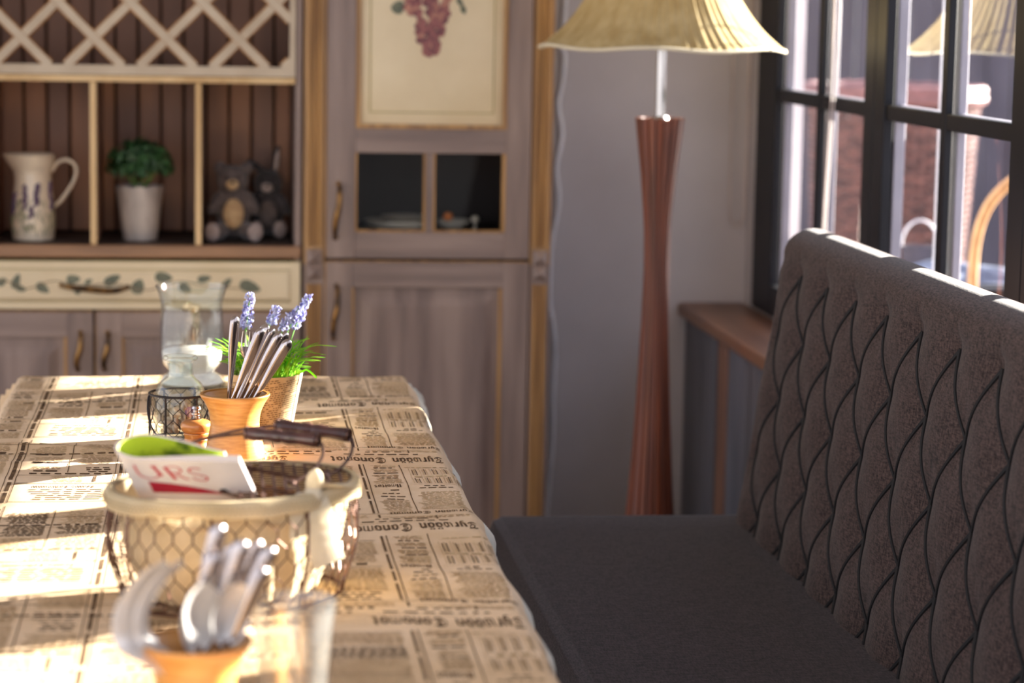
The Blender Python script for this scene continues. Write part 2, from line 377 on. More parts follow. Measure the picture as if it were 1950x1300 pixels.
# ---- open hutch (left)
H = thing('hutch', (-.29, 6.2, 0), 'wide hutch with lattice wine rack, open niches and painted cream drawer', 'cabinet')
HX0, HX1 = -.80, .214
c = MB()
c.box(HX0, HX0+.018, YF, 6.44, 0, 2.1); c.box(HX1-.016, HX1, YF, 6.44, 0, 2.1)
c.box(HX0+.018, HX1-.016, YF, 6.44, 2.08, 2.1); c.box(HX0+.018, HX1-.016, YF, 6.44, .02, .06)
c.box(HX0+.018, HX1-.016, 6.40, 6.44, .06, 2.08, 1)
c.build('carcass', [M['taupe'], M['inside']], H, bevel=.002)
b = MB(); x = HX0+.019; k = 0
while x < HX1-.02:
    b.box(x+.002, min(x+.056, HX1-.017), 6.375, 6.388, .906, 1.304, 0 if (k*7) % 3 else 1); b.box(x+.002, min(x+.056, HX1-.017), 6.375, 6.388, 1.322, 2.078, 1); x += .0585; k += 1
b.box(HX0+.019, HX1-.017, 6.389, 6.399, .06, 2.078, 2)
b.build('back_panel', [M['plank'], M['plank2'], M['groove']], H, bevel=.004)
s = MB(); s.box(HX0+.019, HX1-.017, YF-.006, YF, 1.304, 1.320, 0); s.box(HX0+.019, HX1-.017, YF, 6.374, 1.304, 1.320, 1)
s.build('shelf', [M['creamwood'], M['inside']], H, bevel=.002)
for xd in (-.549, -.294, -.039):
    s = MB(); s.box(xd-.008, xd+.008, YF-.004, YF+.006, .906, 1.303, 0); s.box(xd-.008, xd+.008, YF+.006, 6.374, .906, 1.303, 1)
    s.build('divider', [M['creamwood'], M['plank2']], H, bevel=.002)
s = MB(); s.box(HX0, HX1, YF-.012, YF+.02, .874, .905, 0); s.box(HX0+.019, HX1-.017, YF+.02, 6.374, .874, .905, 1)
s.build('counter', [M['counter'], M['inside']], H, bevel=.004)
# lattice
lt = MB(); zx0, zx1, zz0, zz1 = HX0+.02, .186, 1.343, 2.06
def bar(p, q, w=.0140, dy=0):
    p, q = Vector(p), Vector(q); d = (q-p).normalized(); n = Vector((-d.y, d.x))*w
    C4 = [p+n, q+n, q-n, p-n]; y0, y1 = YF-.001+dy, YF+.020
    vs = [(a.x, y0, a.y) for a in C4]+[(a.x, y1, a.y) for a in C4]
    I4 = [p+n*.72, q+n*.72, q-n*.72, p-n*.72]; vs += [(a.x, y0-.0035, a.y) for a in I4]
    lt.add(vs, [(8,9,10,11)], 0); lt.add(vs, [(0,1,9,8),(1,2,10,9),(2,3,11,10),(3,0,8,11),(0,4,5,1),(1,5,6,2),(2,6,7,3),(3,7,4,0),(4,7,6,5)], 1)
for k in range(-14, 10):
    for sg in (1, -1):
        # lines x - sg*z = c through (.06,1.41) + k*.175
        cc = .06-sg*1.41+.175*k; pts = []
        for z in (zz0, zz1):
            xx = cc+sg*z
            pts.append((xx, z))
        (xa, za), (xb, zb) = pts
        if xa > xb: (xa, za), (xb, zb) = (xb, zb), (xa, za)
        if xb <= zx0+.01 or xa >= zx1-.01: continue
        if xa < zx0: za = za+(zb-za)*(zx0-xa)/(xb-xa); xa = zx0
        if xb > zx1: zb = za+(zb-za)*(zx1-xa)/(xb-xa); xb = zx1
        bar((xa, za), (xb, zb), dy=0 if sg > 0 else -.0012)
lt.box(zx0-.001, HX1-.017, YF-.006, YF+.02, 1.3215, 1.345, 0); lt.box(.183, HX1-.017, YF-.0055, YF+.02, 1.345, 2.07, 0); lt.box(zx0-.001, .183, YF-.0055, YF+.02, 2.05, 2.07, 0)
lt.build('wine_lattice', [M['lattice'], M['latedge']], H, smooth=False)
# painted drawer
dx0, dx1, dz0, dz1 = HX0+.012, .211, .748, .866
d = MB(); d.box(dx0, dx1, YF-.020, YF-.001, dz0, dz1, 0); d.frus(dx0+.022, dx1-.022, dz0+.020, dz1-.020, YF-.020, YF-.027, .008, 0)
for (a0, a1, b0, b1) in ((dx0+.022, dx1-.022, dz0+.018, dz0+.0205), (dx0+.022, dx1-.022, dz1-.0205, dz1-.018)): d.box(a0, a1, YF-.0215, YF-.0199, b0, b1, 3)
d.box(dx0, dx1, YF-.021, YF-.001, dz1, dz1+.002, 3)
def leaf(mb, x, z, l, w, ang, mi, y=YF-.0278):
    pts = []
    for i in range(14):
        t = 2*PI*i/14; u = math.cos(t)*l/2; v = math.sin(t)*w/2*(1-.35*math.cos(t))
        pts.append((x+u*math.cos(ang)-v*math.sin(ang), z+u*math.sin(ang)+v*math.cos(ang)))
    mb.prism(pts, y, y+.001, mi)
for (px_, py_, l, w, a) in ((4,537,20,15,.6),(31,536,30,15,1.2),(40,550,20,12,-.3),(81,549,28,17,-.6),(139,532,26,17,.1),(168,536,16,9,.5),(147,553,16,11,1.5),(213,533,34,18,.5),(262,545,30,24,1.2),(311,528,34,20,-.1),(352,548,26,18,-.5),(389,530,26,14,.2),(433,537,22,12,.8),(477,545,42,22,-.3)):
    leaf(d, PX(px_), .866-(py_-499)*.00131, l*.00131, w*.00131, a, 1)
vine = spl([(PX(a), YF-.0276, .866-(b-499)*.00131) for a, b in ((-40,540),(10,535),(50,550),(100,535),(150,545),(215,540),(280,552),(340,535),(400,545),(460,548))], 5)
d.loft(vine, (.0016), 4, 2)
do = d.build('drawer', [M['cream'], M['leaf_paint'], M['vine_paint'], M['olive_line']], H, bevel=.0015)
pull(do, [(-.372, YF-.027, .807), (-.36, YF-.046, .806), (-.325, YF-.054, .803), (-.29, YF-.05, .799), (-.25, YF-.054, .797), (-.222, YF-.046, .801), (-.212, YF-.027, .804)])
wood_door(H, HX0+.012, -.2965, .06, .741, hx=-.330, hz=(.598, .690)); wood_door(H, -.2885, .211, .06, .741, hx=-.264, hz=(.598, .690))

# ---- tall cabinet (right)
T = thing('tall_cabinet', (.53, 6.2, 0), 'tall cupboard with a grape painting and two small glass panes beside the lamp', 'cabinet')
TX0, TX1 = .2155, .838
c = MB(); c.box(TX0+.002, TX0+.02, YF+.02, 6.47, 0, 2.15); c.box(TX1-.018, TX1, YF+.02, 6.47, 0, 2.15)
c.box(TX0+.02, TX1-.018, YF+.02, 6.47, 2.13, 2.15); c.box(TX0+.02, TX1-.018, YF+.02, 6.47, .0, .06); c.box(TX0+.02, TX1-.018, 6.44, 6.47, .06, 2.13)
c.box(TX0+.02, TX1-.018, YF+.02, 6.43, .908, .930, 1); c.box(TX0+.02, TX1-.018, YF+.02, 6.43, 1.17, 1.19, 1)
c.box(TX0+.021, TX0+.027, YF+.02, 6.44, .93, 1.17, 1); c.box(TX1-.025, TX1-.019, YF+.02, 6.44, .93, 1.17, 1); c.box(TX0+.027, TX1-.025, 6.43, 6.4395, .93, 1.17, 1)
c.box(.2725, .7835, YF, YF+.02, .8715, .8765, 2); c.box(.2725, .7835, YF-.018, YF+.02, 1.805, 2.13, 0)
c.build('carcass', [M['taupe'], M['inside'], M['groove']], T, bevel=.002)
def pilaster(x0, x1):
    p = MB(); p.box(x0, x1, YF-.012, YF+.02, 0, .862, 0); p.box(x0, x1, YF-.012, YF+.02, .862, 2.15, 2)
    w = (x1-x0); n = 3
    for z0, z1 in ((.06, .812), (.908, 2.1)):
        for i in range(n):
            xc = x0+w*(.26+.24*i); p.loft([(xc, YF-.012, z0), (xc, YF-.012, z1)], [(.0052, .0085)]*2, 10, 1, wd=(1,0,0))
    o = p.build('pilaster', [M['taupe'], M['gold'], M['gold2']], T)
    for zc in (.880, .842):
        r = MB(); h = .0175; xc = (x0+x1)/2
        r.box(xc-h-.002, xc+h+.002, YF-.018, YF-.012, zc-h-.001, zc+h+.001)
        r.add([(xc-h, YF-.018, zc-h), (xc+h, YF-.018, zc-h), (xc+h, YF-.018, zc+h), (xc-h, YF-.018, zc+h), (xc, YF-.036, zc)], [(0,1,4),(1,2,4),(2,3,4),(3,0,4)])
        r.build('rosette', M['taupe'], o, smooth=False)
pilaster(.2195, .2715); pilaster(.7845, .8375)
ux0, ux1, uz0, uz1 = .2755, .7815, .877, 1.80
d = MB(); y0, y1 = YF-.02, YF-.001; gx0, gx1, gz0, gz1, mx = .346, .716, .943, 1.139, .530
d.box(ux0, gx0, y0, y1, uz0, uz1, 0); d.box(gx1+.004, ux1, y0, y1, uz0, uz1, 0)
d.box(gx0, gx1+.004, y0, y1, uz0, gz0, 1); d.box(gx0, gx1+.004, y0, y1, gz1, 1.2, 1); d.box(gx0, gx1+.004, y0, y1, 1.72, uz1, 1)
d.box(mx-.010, mx+.010, y0+.003, y1, gz0, gz1, 0)
d.box(ux0-.003, ux0, y0+.002, y1, uz0, uz1, 2)
UD = d.build('glazed_door', [M['taupe'], M['taupeh'], M['gold']], T, bevel=.002)
t = MB(); w = .005
for a, bq in ((gx0, mx-.010), (mx+.010, gx1)):
    t.box(a, a+w, y0+.001, y1, gz0, gz1); t.box(bq-w, bq+.004 if bq == gx1 else bq, y0-.001, y1, gz0, gz1); t.box(a+w, bq-w, y0-.001, y1, gz0, gz0+w)
t.build('gilt_bead', M['gold'], UD, bevel=.0015)
g = MB(); g.add([(gx0, YF-.008, gz0), (gx1, YF-.008, gz0), (gx1, YF-.008, gz1), (gx0, YF-.008, gz1)], [(0,1,2,3)]); g.build('glass_pane', M['cabpane'], UD, smooth=False)
p = MB(); cx0, cx1, cz0, cz1 = .346, .720, 1.2, 1.72
p.box(cx0, cx1, YF-.012, YF-.002, cz0, cz1, 0)
for a in ((cx0, cx0+.010, cz0, cz1), (cx1-.010, cx1, cz0, cz1), (cx0+.01, cx1-.01, cz0, cz0+.010), (cx0+.01, cx1-.01, cz1-.01, cz1)): p.box(a[0], a[1], YF-.024, YF-.012, a[2], a[3], 1)
p.frus(cx0+.012, cx1-.012, cz0+.012, cz1-.012, YF-.012, YF-.022, .022, 0)
for a in ((.378, .3815, 1.238, 1.68), (.6845, .688, 1.238, 1.68), (.3815, .6845, 1.238, 1.2415), (.3815, .6845, 1.6765, 1.68)): p.box(a[0], a[1], YF-.0228, YF-.0219, a[2], a[3], 2)
p.build('cream_panel', [M['cream'], M['gold'], M['olive_line']], UD, bevel=.0012)
gp = MB(); rnd = random.Random(3)
for i in range(150):
    zt = rnd.random(); z = 1.382+zt*.20; wdt = .012+.058*min(1, zt*1.25)*(1 if zt < .8 else 1-.5*(zt-.8)/.2)
    x = .527+rnd.uniform(-1, 1)*wdt-.012*zt; r = rnd.uniform(.0075, .0105)
    gp.prism([(x+r*math.cos(2*PI*q/10), z+r*1.05*math.sin(2*PI*q/10)) for q in range(10)], YF-.0232-.00001*i, YF-.0222, rnd.choice((0, 0, 1)))
for (x, z, l, w, a) in ((.447, 1.497, .035, .03, 1.0), (.60, 1.51, .03, .012, -1.0), (.608, 1.492, .02, .014, -1.2), (.46, 1.56, .06, .05, .4), (.59, 1.57, .06, .05, -.4), (.53, 1.61, .06, .05, 1.4)): leaf(gp, x, z, l, w, a, 2, YF-.0236)
gp.build('painted_grapes', [M['grape'], M['grape2'], M['leaf_paint']], UD, smooth=False)
vpull(UD, .3015, .928, 1.062, y0)
wood_door(T, ux0, ux1, .06, .868, rail=.064, hx=.2985, hz=(.676, .808))

# ================================================================== shelf things
NZ = .9055
# pitcher
P0 = (-.450, 6.14)
def pitch_r(z):
    t = (z-NZ)/.212
    return .052-.004*t+.003*math.sin(t*PI*2) if t < .85 else .0495+.006*(t-.85)/.15
t = thing('pitcher', (P0[0], P0[1], NZ), 'cream pitcher painted with lavender standing on the left niche shelf', 'pitcher')
def spout(a, z):
    k = max(0, (z-NZ-.15)/.062); return 1+.42*k**1.5*max(0, math.cos(a-PI))**10
zs = [NZ+.212*i/22 for i in range(23)]
m = MB(); m.lathe(*P0, [(.046, NZ)]+[(pitch_r(z), z) for z in zs]+[(pitch_r(zs[-1])-.004, zs[-1]+.001)]+[(pitch_r(z)-.005, z) for z in zs[::-1][:-1]], 48, rf=spout)
rnd = random.Random(5)
def on_pitch(a, z, off=.0012): r = pitch_r(z)+off; return (P0[0]+r*math.cos(a), P0[1]+r*math.sin(a), z)
for (aa, z0, n) in ((-1.95, .985, 9), (-1.35, .995, 8), (-.55, .985, 10), (-2.6, .97, 8), (-1.62, .965, 4)):
    for i in range(n*2):
        z = z0+i*.0033; a = aa+rnd.uniform(-.09, .09)+i*.004; m.ell(on_pitch(a, z), (.0045, .0035, .005), mi=1, n=6, m=4)
for i in range(70):
    a = rnd.uniform(-3.0, -.2); z = NZ+.012+rnd.random()**1.6*.075; p = on_pitch(a, z, .0008); q = on_pitch(a+rnd.uniform(-.2, .2), z+.018, .0008)
    m.loft([p, q], .0013, 4, 2)
m.build('body', [M['china'], M['plum'], M['pgreen']], t)
m = MB(); m.loft(spl([(P0[0]+.046, P0[1], 1.075), (P0[0]+.062, P0[1], 1.098), (P0[0]+.085, P0[1], 1.104), (P0[0]+.106, P0[1], 1.088), (P0[0]+.104, P0[1], 1.06), (P0[0]+.085, P0[1], 1.025), (P0[0]+.066, P0[1], 1.0), (P0[0]+.048, P0[1], .985)], 6), [(.0065, .005)]*43, 10, wd=(0,1,0)); m.build('handle', M['china'], t)
# potted plant
Q0 = (-.186, 6.14)
t = thing('potted_plant', (Q0[0], Q0[1], NZ), 'bushy dark green plant in a whitewashed metal bucket in the middle niche', 'plant')
m = MB(); rim = lambda a, z: 1
m.grid(lambda u, v: (lambda a, r, z: (Q0[0]+r*math.cos(a), Q0[1]+r*math.sin(a), z))(2*PI*u, .0425+.0175*v, NZ+v*(.132+.005*abs(math.sin(2*PI*u*5)))), 60, 12, cu=True)
m.grid(lambda u, v: (lambda a, r, z: (Q0[0]+r*math.cos(a), Q0[1]+r*math.sin(a), z))(2*PI*u, .0405+.0175*v, NZ+.002+v*(.130+.005*abs(math.sin(2*PI*u*5)))), 60, 12, cu=True)
m.lathe(*Q0, [(.0425, NZ), (.0425, NZ+.003)], 40); m.lathe(*Q0, [(.056, NZ+.115), (.056, NZ+.118)], 40, 1)
m.loft([(Q0[0]+.0605*math.cos(a*PI/20), Q0[1]+.0605*math.sin(a*PI/20), NZ+.122) for a in range(40)], .0012, 5, 0, closed=True)
m.build('bucket', [M['bucket'], M['soil']], t)
m = MB(); rnd = random.Random(11)
for i in range(420):
    th = rnd.uniform(0, 2*PI); ph = math.acos(rnd.uniform(-.35, 1)); rr = rnd.uniform(.55, 1.0)
    n = Vector((math.sin(ph)*math.cos(th), math.sin(ph)*math.sin(th), math.cos(ph))); p = Vector((Q0[0], Q0[1], 1.092))+Vector((n.x*.087, n.y*.075, n.z*.066))*rr
    u = n.orthogonal().normalized(); u.rotate(Matrix.Rotation(rnd.uniform(0, 6.3), 3, n)); v = n.cross(u); l = rnd.uniform(.010, .017); w = l*.55
    m.add([p-u*l, p+v*w-n*.002, p+u*l+n*.003, p-v*w-n*.002, p+n*.004], [(0,1,4),(1,2,4),(2,3,4),(3,0,4)])
m.build('foliage', M['leaf'], t, smooth=False, norm=False)
m = MB()
for i in range(9):
    a = i*.7; m.loft([(Q0[0], Q0[1], NZ+.118), (Q0[0]+.03*math.cos(a), Q0[1]+.03*math.sin(a), 1.06), (Q0[0]+.06*math.cos(a), Q0[1]+.05*math.sin(a), 1.11)], .0015, 5)
m.build('stem', M['stem'], t)
# plush toys
def remesh(o, vs):
    r = o.modifiers.new('skin', 'REMESH'); r.mode = 'VOXEL'; r.voxel_size = vs; r.use_smooth_shade = True
    s_ = o.modifiers.new('soft', 'SMOOTH'); s_.iterations = 3; s_.factor = .5
def plush(name, c, s, label, rabbit):
    x, y = c; z = NZ
    t = thing(name, (x, y, z), label, 'plush toy', None)
    E3 = lambda ax, an: Matrix.Rotation(an, 3, ax)
    ll = .024 if rabbit else .035
    lg = .022 if rabbit else .036
    f = M['fur2'] if rabbit else M['fur']
    b = MB()
    b.ell((x, y+.01*s, z+.062*s), (.042*s, .036*s, .060*s)); b.ell((x+(.0 if rabbit else -.002), y, z+.148*s), (.040*s, .036*s, .037*s)); b.ell((x, y-.024*s, z+.138*s), (.019*s, .022*s, .016*s))
    for q in (-1, 1):
        b.ell((x+q*.043*s, y-.002, z+.092*s), (.015*s, .016*s, .036*s), E3('Y', -q*.5))
        b.ell((x+q*lg*s, y-ll*s, z+.024*s), (.021*s, (.05 if not rabbit else .036)*s, .022*s), E3('Z', q*.35*lg/.036))
        if rabbit: b.ell((x+q*.024*s, y+.006, z+(.212 if q > 0 else .188)*s), (.011*s, .008*s, .046*s), E3('Y', .12 if q > 0 else -.9))
        else: b.ell((x+q*.033*s, y+.004, z+.178*s), (.017*s, .010*s, .017*s))
    b.loft([(x, y+.004, z+.1*s), (x, y, z+.135*s)], .024*s, 10)
    o = b.build('body', f, t); remesh(o, .0045)
    MB().ell((x, y-.028*s, z+.066*s), (.026*s, .012*s, .038*s)).build('belly_patch', M['belly'] if not rabbit else M['fur'], t)
    MB().ell((x-.003, y-.040*s, z+.139*s), (.0165*s, .010*s, .0135*s)).build('muzzle', M['belly'] if not rabbit else M['pad'], t)
    MB().ell((x-.003, y-.0505*s, z+.144*s), (.005*s, .003*s, .004*s)).build('nose', M['eye'], t)
    for q in (-1, 1):
        MB().ell((x+q*.014*s-.003, y-.034*s, z+.158*s), (.0035*s,)*3, n=8, m=6).build('eye', M['eye'], t)
        MB().ell((x+q*(lg+.017*(lg/.036))*s, y-(.083 if not rabbit else .058)*s, z+.025*s), (.0200*s, .007*s, .0235*s), E3('Z', q*.35)).build('foot_pad', M['pad'], t)
    if rabbit: MB().ell((x+.0245*s, y-.003, z+.212*s), (.006*s, .003*s, .032*s), E3('Y', .12)).build('ear_lining', M['pad'], t)
    return t
plush('teddy_bear', (.048, 6.16), 1.02, 'grey brown teddy bear with cream belly seated on the niche shelf', False)
plush('toy_rabbit', (.136, 6.235), .93, 'dark plush rabbit with one upright ear leaning beside the teddy bear', True)
# silverware behind the little panes
zc = .9305
t = thing('serving_tray', (.47, 6.17, zc), 'flat silver tray shining behind the left cabinet pane', 'tray')
m = MB(); m.lathe(.47, 6.17, [(.060, zc), (.074, zc+.004), (.086, zc+.016), (.089, zc+.024), (.084, zc+.0235), (.07, zc+.008), (.001, zc+.004)], 40, cap1=False, sy=.9); m.build('dish', M['silver'], t)
m = MB(); m.loft([(.47+.088*math.cos(a*PI/24), 6.17+.079*math.sin(a*PI/24), zc+.0245) for a in range(48)], .0026, 6, closed=True); m.build('rim', M['silver'], t)
t = thing('silver_saucer', (.505, 6.165, zc+.018), 'small silver saucer resting on top of the tray', 'saucer')
m = MB(); m.lathe(.482, 6.165, [(.04, zc+.0265), (.052, zc+.031), (.060, zc+.038), (.056, zc+.038), (.05, zc+.033), (.001, zc+.0295)], 36, cap1=False); m.build('dish', M['silver'], t)
t = thing('silver_bowl', (.612, 6.15, zc), 'little silver bowl behind the right cabinet pane holding an orange ball', 'bowl')
m = MB(); m.lathe(.608, 6.15, [(.018, zc), (.018, zc+.004), (.030, zc+.012), (.040, zc+.022), (.043, zc+.030), (.040, zc+.0295), (.028, zc+.015), (.001, zc+.010)], 36, cap1=False); m.build('dish', M['silver'], t)
o = MB().ell((.594, 6.15, zc+.037), (.013, .013, .0125)).build('orange_ball', M['orange']); tag(o, 'orange ball lying in the silver bowl behind the pane', 'ball')
t = thing('glass_stopper', (.662, 6.14, zc), 'pale glass stopper upright beside the silver bowl', 'stopper')
MB().lathe(.662, 6.14, [(.010, zc), (.010, zc+.004), (.004, zc+.010), (.004, zc+.022)], 20).build('stem', M['silver'], t); MB().ell((.662, 6.14, zc+.032), (.011, .011, .011)).build('knob', M['silver'], t)

# ================================================================== lamp, cables, cords
LX, LY = 1.040, 5.62
t = thing('floor_lamp', (LX, LY, 0), 'floor lamp with red-brown slatted stand and wide pleated cream shade', 'lamp')
def lr(z):
    K = [(0, .088), (.15, .072), (.33, .0555), (.55, .042), (.75, .033), (.90, .0295), (1.0, .032), (1.12, .043), (1.2485, .0585)]
    for (a, ra), (b_, rb) in zip(K, K[1:]):
        if z <= b_: u = (z-a)/(b_-a); return ra+(rb-ra)*u
    return K[-1][1]
NS = 18
for side in range(1):
    m = MB()
    for s_ in range(NS):
        a0 = 2*PI*s_/NS; dw = 2*PI/NS*.43; zz = [1.2485*i/28 for i in range(29)]
        vs = []; n = 0
        for z in zz:
            r = lr(z)*1.0
            for a, k in ((a0-dw, .97), (a0-dw*.7, 1.0), (a0+dw*.7, 1.0), (a0+dw, .97), (a0+dw, .80), (a0-dw, .80)): vs.append((LX+r*k*math.cos(a), LY+r*k*math.sin(a), z+.001))
        fs = [(j*6+i, j*6+(i+1) % 6, (j+1)*6+(i+1) % 6, (j+1)*6+i) for j in range(28) for i in range(6)]+[tuple(range(5, -1, -1)), tuple(28*6+i for i in range(6))]
        m.add(vs, fs, 0)
    m.lathe(LX, LY, [(lr(z)*.86, z+.001) for z in [1.244*i/20 for i in range(21)]], 36, 1)
    m.build('stand', [M['lampwood'], M['lampdark']], t, ang=30)
m = MB(); m.lathe(LX, LY, [(.0115, 1.246), (.0115, 1.70)], 20); m.lathe(LX, LY, [(.020, 1.2455), (.018, 1.252), (.0115, 1.254)], 20); m.build('rod', M['chrome'], t)
SP = [(.287, 1.412), (.281, 1.417), (.258, 1.435), (.232, 1.459), (.206, 1.490), (.184, 1.522), (.160, 1.562), (.135, 1.612), (.110, 1.672), (.088, 1.735)]
SPs = [(p.x, p.y) for p in spl([(a, b_, 0) for a, b_ in SP], 5)]
m = MB(); k = len(SPs)
def shp(u, v):
    i = v*(k-1); j = min(int(i), k-2); r = SPs[j][0]+(SPs[j+1][0]-SPs[j][0])*(i-j); z = SPs[j][1]+(SPs[j+1][1]-SPs[j][1])*(i-j)
    a = 2*PI*u; r *= 1+.006*math.sin(a*72)+.003*math.sin(a*31+1)
    w = (1-v)**6; return (LX+r*math.cos(a), LY+r*math.sin(a), z+w*.004*math.sin(a*6))
m.grid(shp, 432, k, cu=True); m.build('shade', M['shade'], t, ang=70, norm=False)
m = MB(); m.loft([(LX+.2875*math.cos(a*PI/48), LY+.2875*math.sin(a*PI/48), 1.413+.004*math.sin(a*PI/8)) for a in range(96)], .0042, 8, closed=True)
m.build('shade_hem', M['hem'], t)
m = MB(); m.ell((LX, LY, 1.60), (.035, .035, .045)); m.lathe(LX, LY, [(.018, 1.62), (.018, 1.68)], 16); m.build('bulb', M['white'], t)
m = MB()
for a in (0, 2*PI/3, 4*PI/3): m.loft([(LX, LY, 1.695), (LX+.088*math.cos(a), LY+.088*math.sin(a), 1.73)], .002, 6)
m.build('shade_carrier', M['chrome'], t)

m = MB(); m.loft(spl([(0.947, 6.49, 1.80), (0.934, 6.487, 1.50), (0.927, 6.487, 1.41), (0.936, 6.487, 1.37), (0.930, 6.487, 1.30), (0.921, 6.487, 1.244), (0.933, 6.487, 1.174), (0.929, 6.487, 1.13), (0.919, 6.487, 1.072), (0.927, 6.487, 1.0), (0.924, 6.487, .95), (0.912, 6.487, .88), (0.907, 6.487, .80), (0.908, 6.487, .71), (0.918, 6.487, .65), (0.925, 6.487, .58), (0.923, 6.487, .45), (0.924, 6.487, .32), (0.912, 6.487, .12), (0.917, 6.487, .02)], 6), .0062, 8)
tag(m.build('power_cable', M['cable']), 'white power cable hanging on the grey wall beside the cupboard', 'cable')
def chain(name, path, lab, r=.0022):
    m = MB(); P = spl(path, 8); L = 0; nxt = 0; last = P[0]
    for a, b_ in zip(P, P[1:]):
        d = (b_-a).length; 
        while nxt <= L+d:
            p = a+(b_-a)*((nxt-L)/d); m.ell(p, (r, r, r), n=6, m=4); nxt += r*2.3
        L += d
    m.loft(P, r*.35, 4); return tag(m.build(name, M['cable2']), lab, 'blind cord')
M['cable2'] = mat('beaded_chain', (222, 206, 198), .5)
chain('bead_chain', [(1.392, 6.470, 1.9), (1.394, 6.470, 1.45), (1.397, 6.470, 1.0), (1.402, 6.470, .94), (1.416, 6.470, .918), (1.431, 6.470, .935), (1.438, 6.470, 1.0), (1.440, 6.470, 1.39), (1.441, 6.470, 1.9)], 'looped beaded blind cord hanging against the grey wall by the window', .0034)
chain('bead_chain.001', [(1.432, 5.545, 2.0), (1.432, 5.548, 1.5), (1.432, 5.552, 1.28), (1.432, 5.57, 1.12), (1.432, 5.588, .95), (1.432, 5.588, .80), (1.432, 5.578, .77), (1.432, 5.565, .80), (1.432, 5.56, 1.0), (1.432, 5.545, 1.14), (1.432, 5.520, 1.30), (1.432, 5.50, 1.5), (1.432, 5.495, 2.0)], 'beaded blind cord hanging in front of the corner window', .0026)

# ================================================================== bench
B = thing('bench', (.85, 3.4, 0), 'long grey-brown upholstered bench with deep tufted backrest under the window', 'bench')
SY0, SY1 = 1.6, 4.85
m = MB()
def seat(u, v):
    # rounded slab cross sections along Y: u around profile, v along Y
    y = SY0+(SY1-SY0)*v; e = .028
    ins = 0
    d = min(y-SY0, SY1-y)
    if d < .05: ins = .05-math.sqrt(max(0, .05**2-(.05-d)**2))
    x0, x1 = .556+ins*.7, 1.075; z1, z0 = .470-ins*.5, .345
    prof = [(x0+e, z1), (x1, z1), (x1, z0), (x0+e*.6, z0), (x0, z0+e), (x0-.004, (z0+z1)/2), (x0, z1-e), (x0+e*.3, z1-e*.3)]
    i = u*len(prof); j = int(i) % len(prof); f = i-int(i); a, b_ = prof[j], prof[(j+1) % len(prof)]
    return (a[0]+(b_[0]-a[0])*f, y, a[1]+(b_[1]-a[1])*f)
ys = [0, .002, .005, .01, .016]; vv = ys+[.05+.9*i/60 for i in range(61)]+[1-q for q in ys[::-1]]
m.grid(lambda u, v: seat(u, vv[int(round(v*(len(vv)-1)))]), 32, len(vv), cu=True)
for q in (0, len(vv)-1): m.add([seat(i/32, vv[q]) for i in range(32)], [tuple(range(32))])
m.build('seat_cushion', M['seatf'], B, ang=50)
for (a, b_) in (((.775, 4.47), (.70, 4.38)), ((.83, 4.35), (.79, 4.30))):
    pass
m = MB(); m.box(.60, 1.16, SY0+.03, SY1-.03, .12, .344); m.build('base', M['benchf'], B, bevel=.01)
for x in (.63, 1.12):
    for y in (SY0+.1, 3.2, SY1-.12): MB().lathe(x, y, [(.018, 0), (.024, .12)], 16).build('leg', M['tablewood'], B)
# tufted back
TA, TB = .205, .122; SL = .15; Y0R, Z0R = 4.622, .985; BY0, BY1 = 1.6, 4.80
ctop = 1.012
def uvh(y, z):
    a = (y-Y0R)/TA; r = (Z0R-z)/TB
    u = a+r/2; v = a-r/2; return u, v, r
def puff(y, z):
    u, v, r = uvh(y, z); su, sv = abs(math.sin(PI*u)), abs(math.sin(PI*v))
    h = .0125*math.sqrt(su*su+sv*sv)+.0015*min(1, 6*min(su, sv))*max(su, sv)
    fl = .022
    if r < 0:   # plain border above the first button row, with a soft pleat running up from each button
        k = sm(-r/.35); a = (y-Y0R)/TA; da = abs(a-round(a)); hb = .004+.012*sm(-r/.3)-.007*math.exp(-(da/.06)**2)*(1-sm(-r/.38))
        h = h*(1-k)+hb*k
    ed = sm((BY1-y)/.10); h = h*(.25+.75*ed)+.008*(1-ed)
    return h
def back(y, s):
    """s = height along the face up to ctop, then over the rounded top and down the rear"""
    e = min(1, (BY1-y)/.055) if BY1-y < .055 else 1; rr = 1-math.sqrt(max(0, 1-(1-e)**2))   # rounded far end
    yy = y
    if s <= 1:
        z = .40+(ctop-.40)*s; h = puff(y, z); x = 1.072+(z-.47)*SL-h*1.0+.06*rr*.6
        return (x, yy, z-.05*rr*max(0, (z-.8)/.2))
    xf = 1.072+(ctop-.47)*SL-.016; th = (1.262-xf)/2; 
    if s <= 2:
        a = PI*(s-1); z = ctop+.058*math.sin(a)*(1-.55*rr); x = xf+th-th*math.cos(a)
        h = puff(y, ctop)-.016 if a < .5 else 0
        x = x-(h*(1-a/.5) if a < .5 else 0)+.036*rr*max(0, math.cos(a)); return (x, yy, z-.05*rr)
    return (1.262, yy, ctop-(ctop-.40)*(s-2)-.05*rr*(3-s))
m = MB(); ny = 560; sl = [i/104 for i in range(105)]+[1+i/16 for i in range(1, 17)]+[3]
yl = [BY0+(BY1-BY0)*i/ny for i in range(ny+1)]; yl = [y for y in yl if y < BY1-.06]+[BY1-.06+.06*math.sin(PI/2*i/14) for i in range(15)]
m.grid(lambda a, b_: back(yl[int(round(a*(len(yl)-1)))], sl[int(round(b_*(len(sl)-1)))]), len(yl), len(sl))
for yy in (yl[0], yl[-1]): m.add([back(yy, q) for q in sl], [tuple(range(len(sl)))])
m.build('backrest', M['benchf'], B, ang=60)
pp = MB()
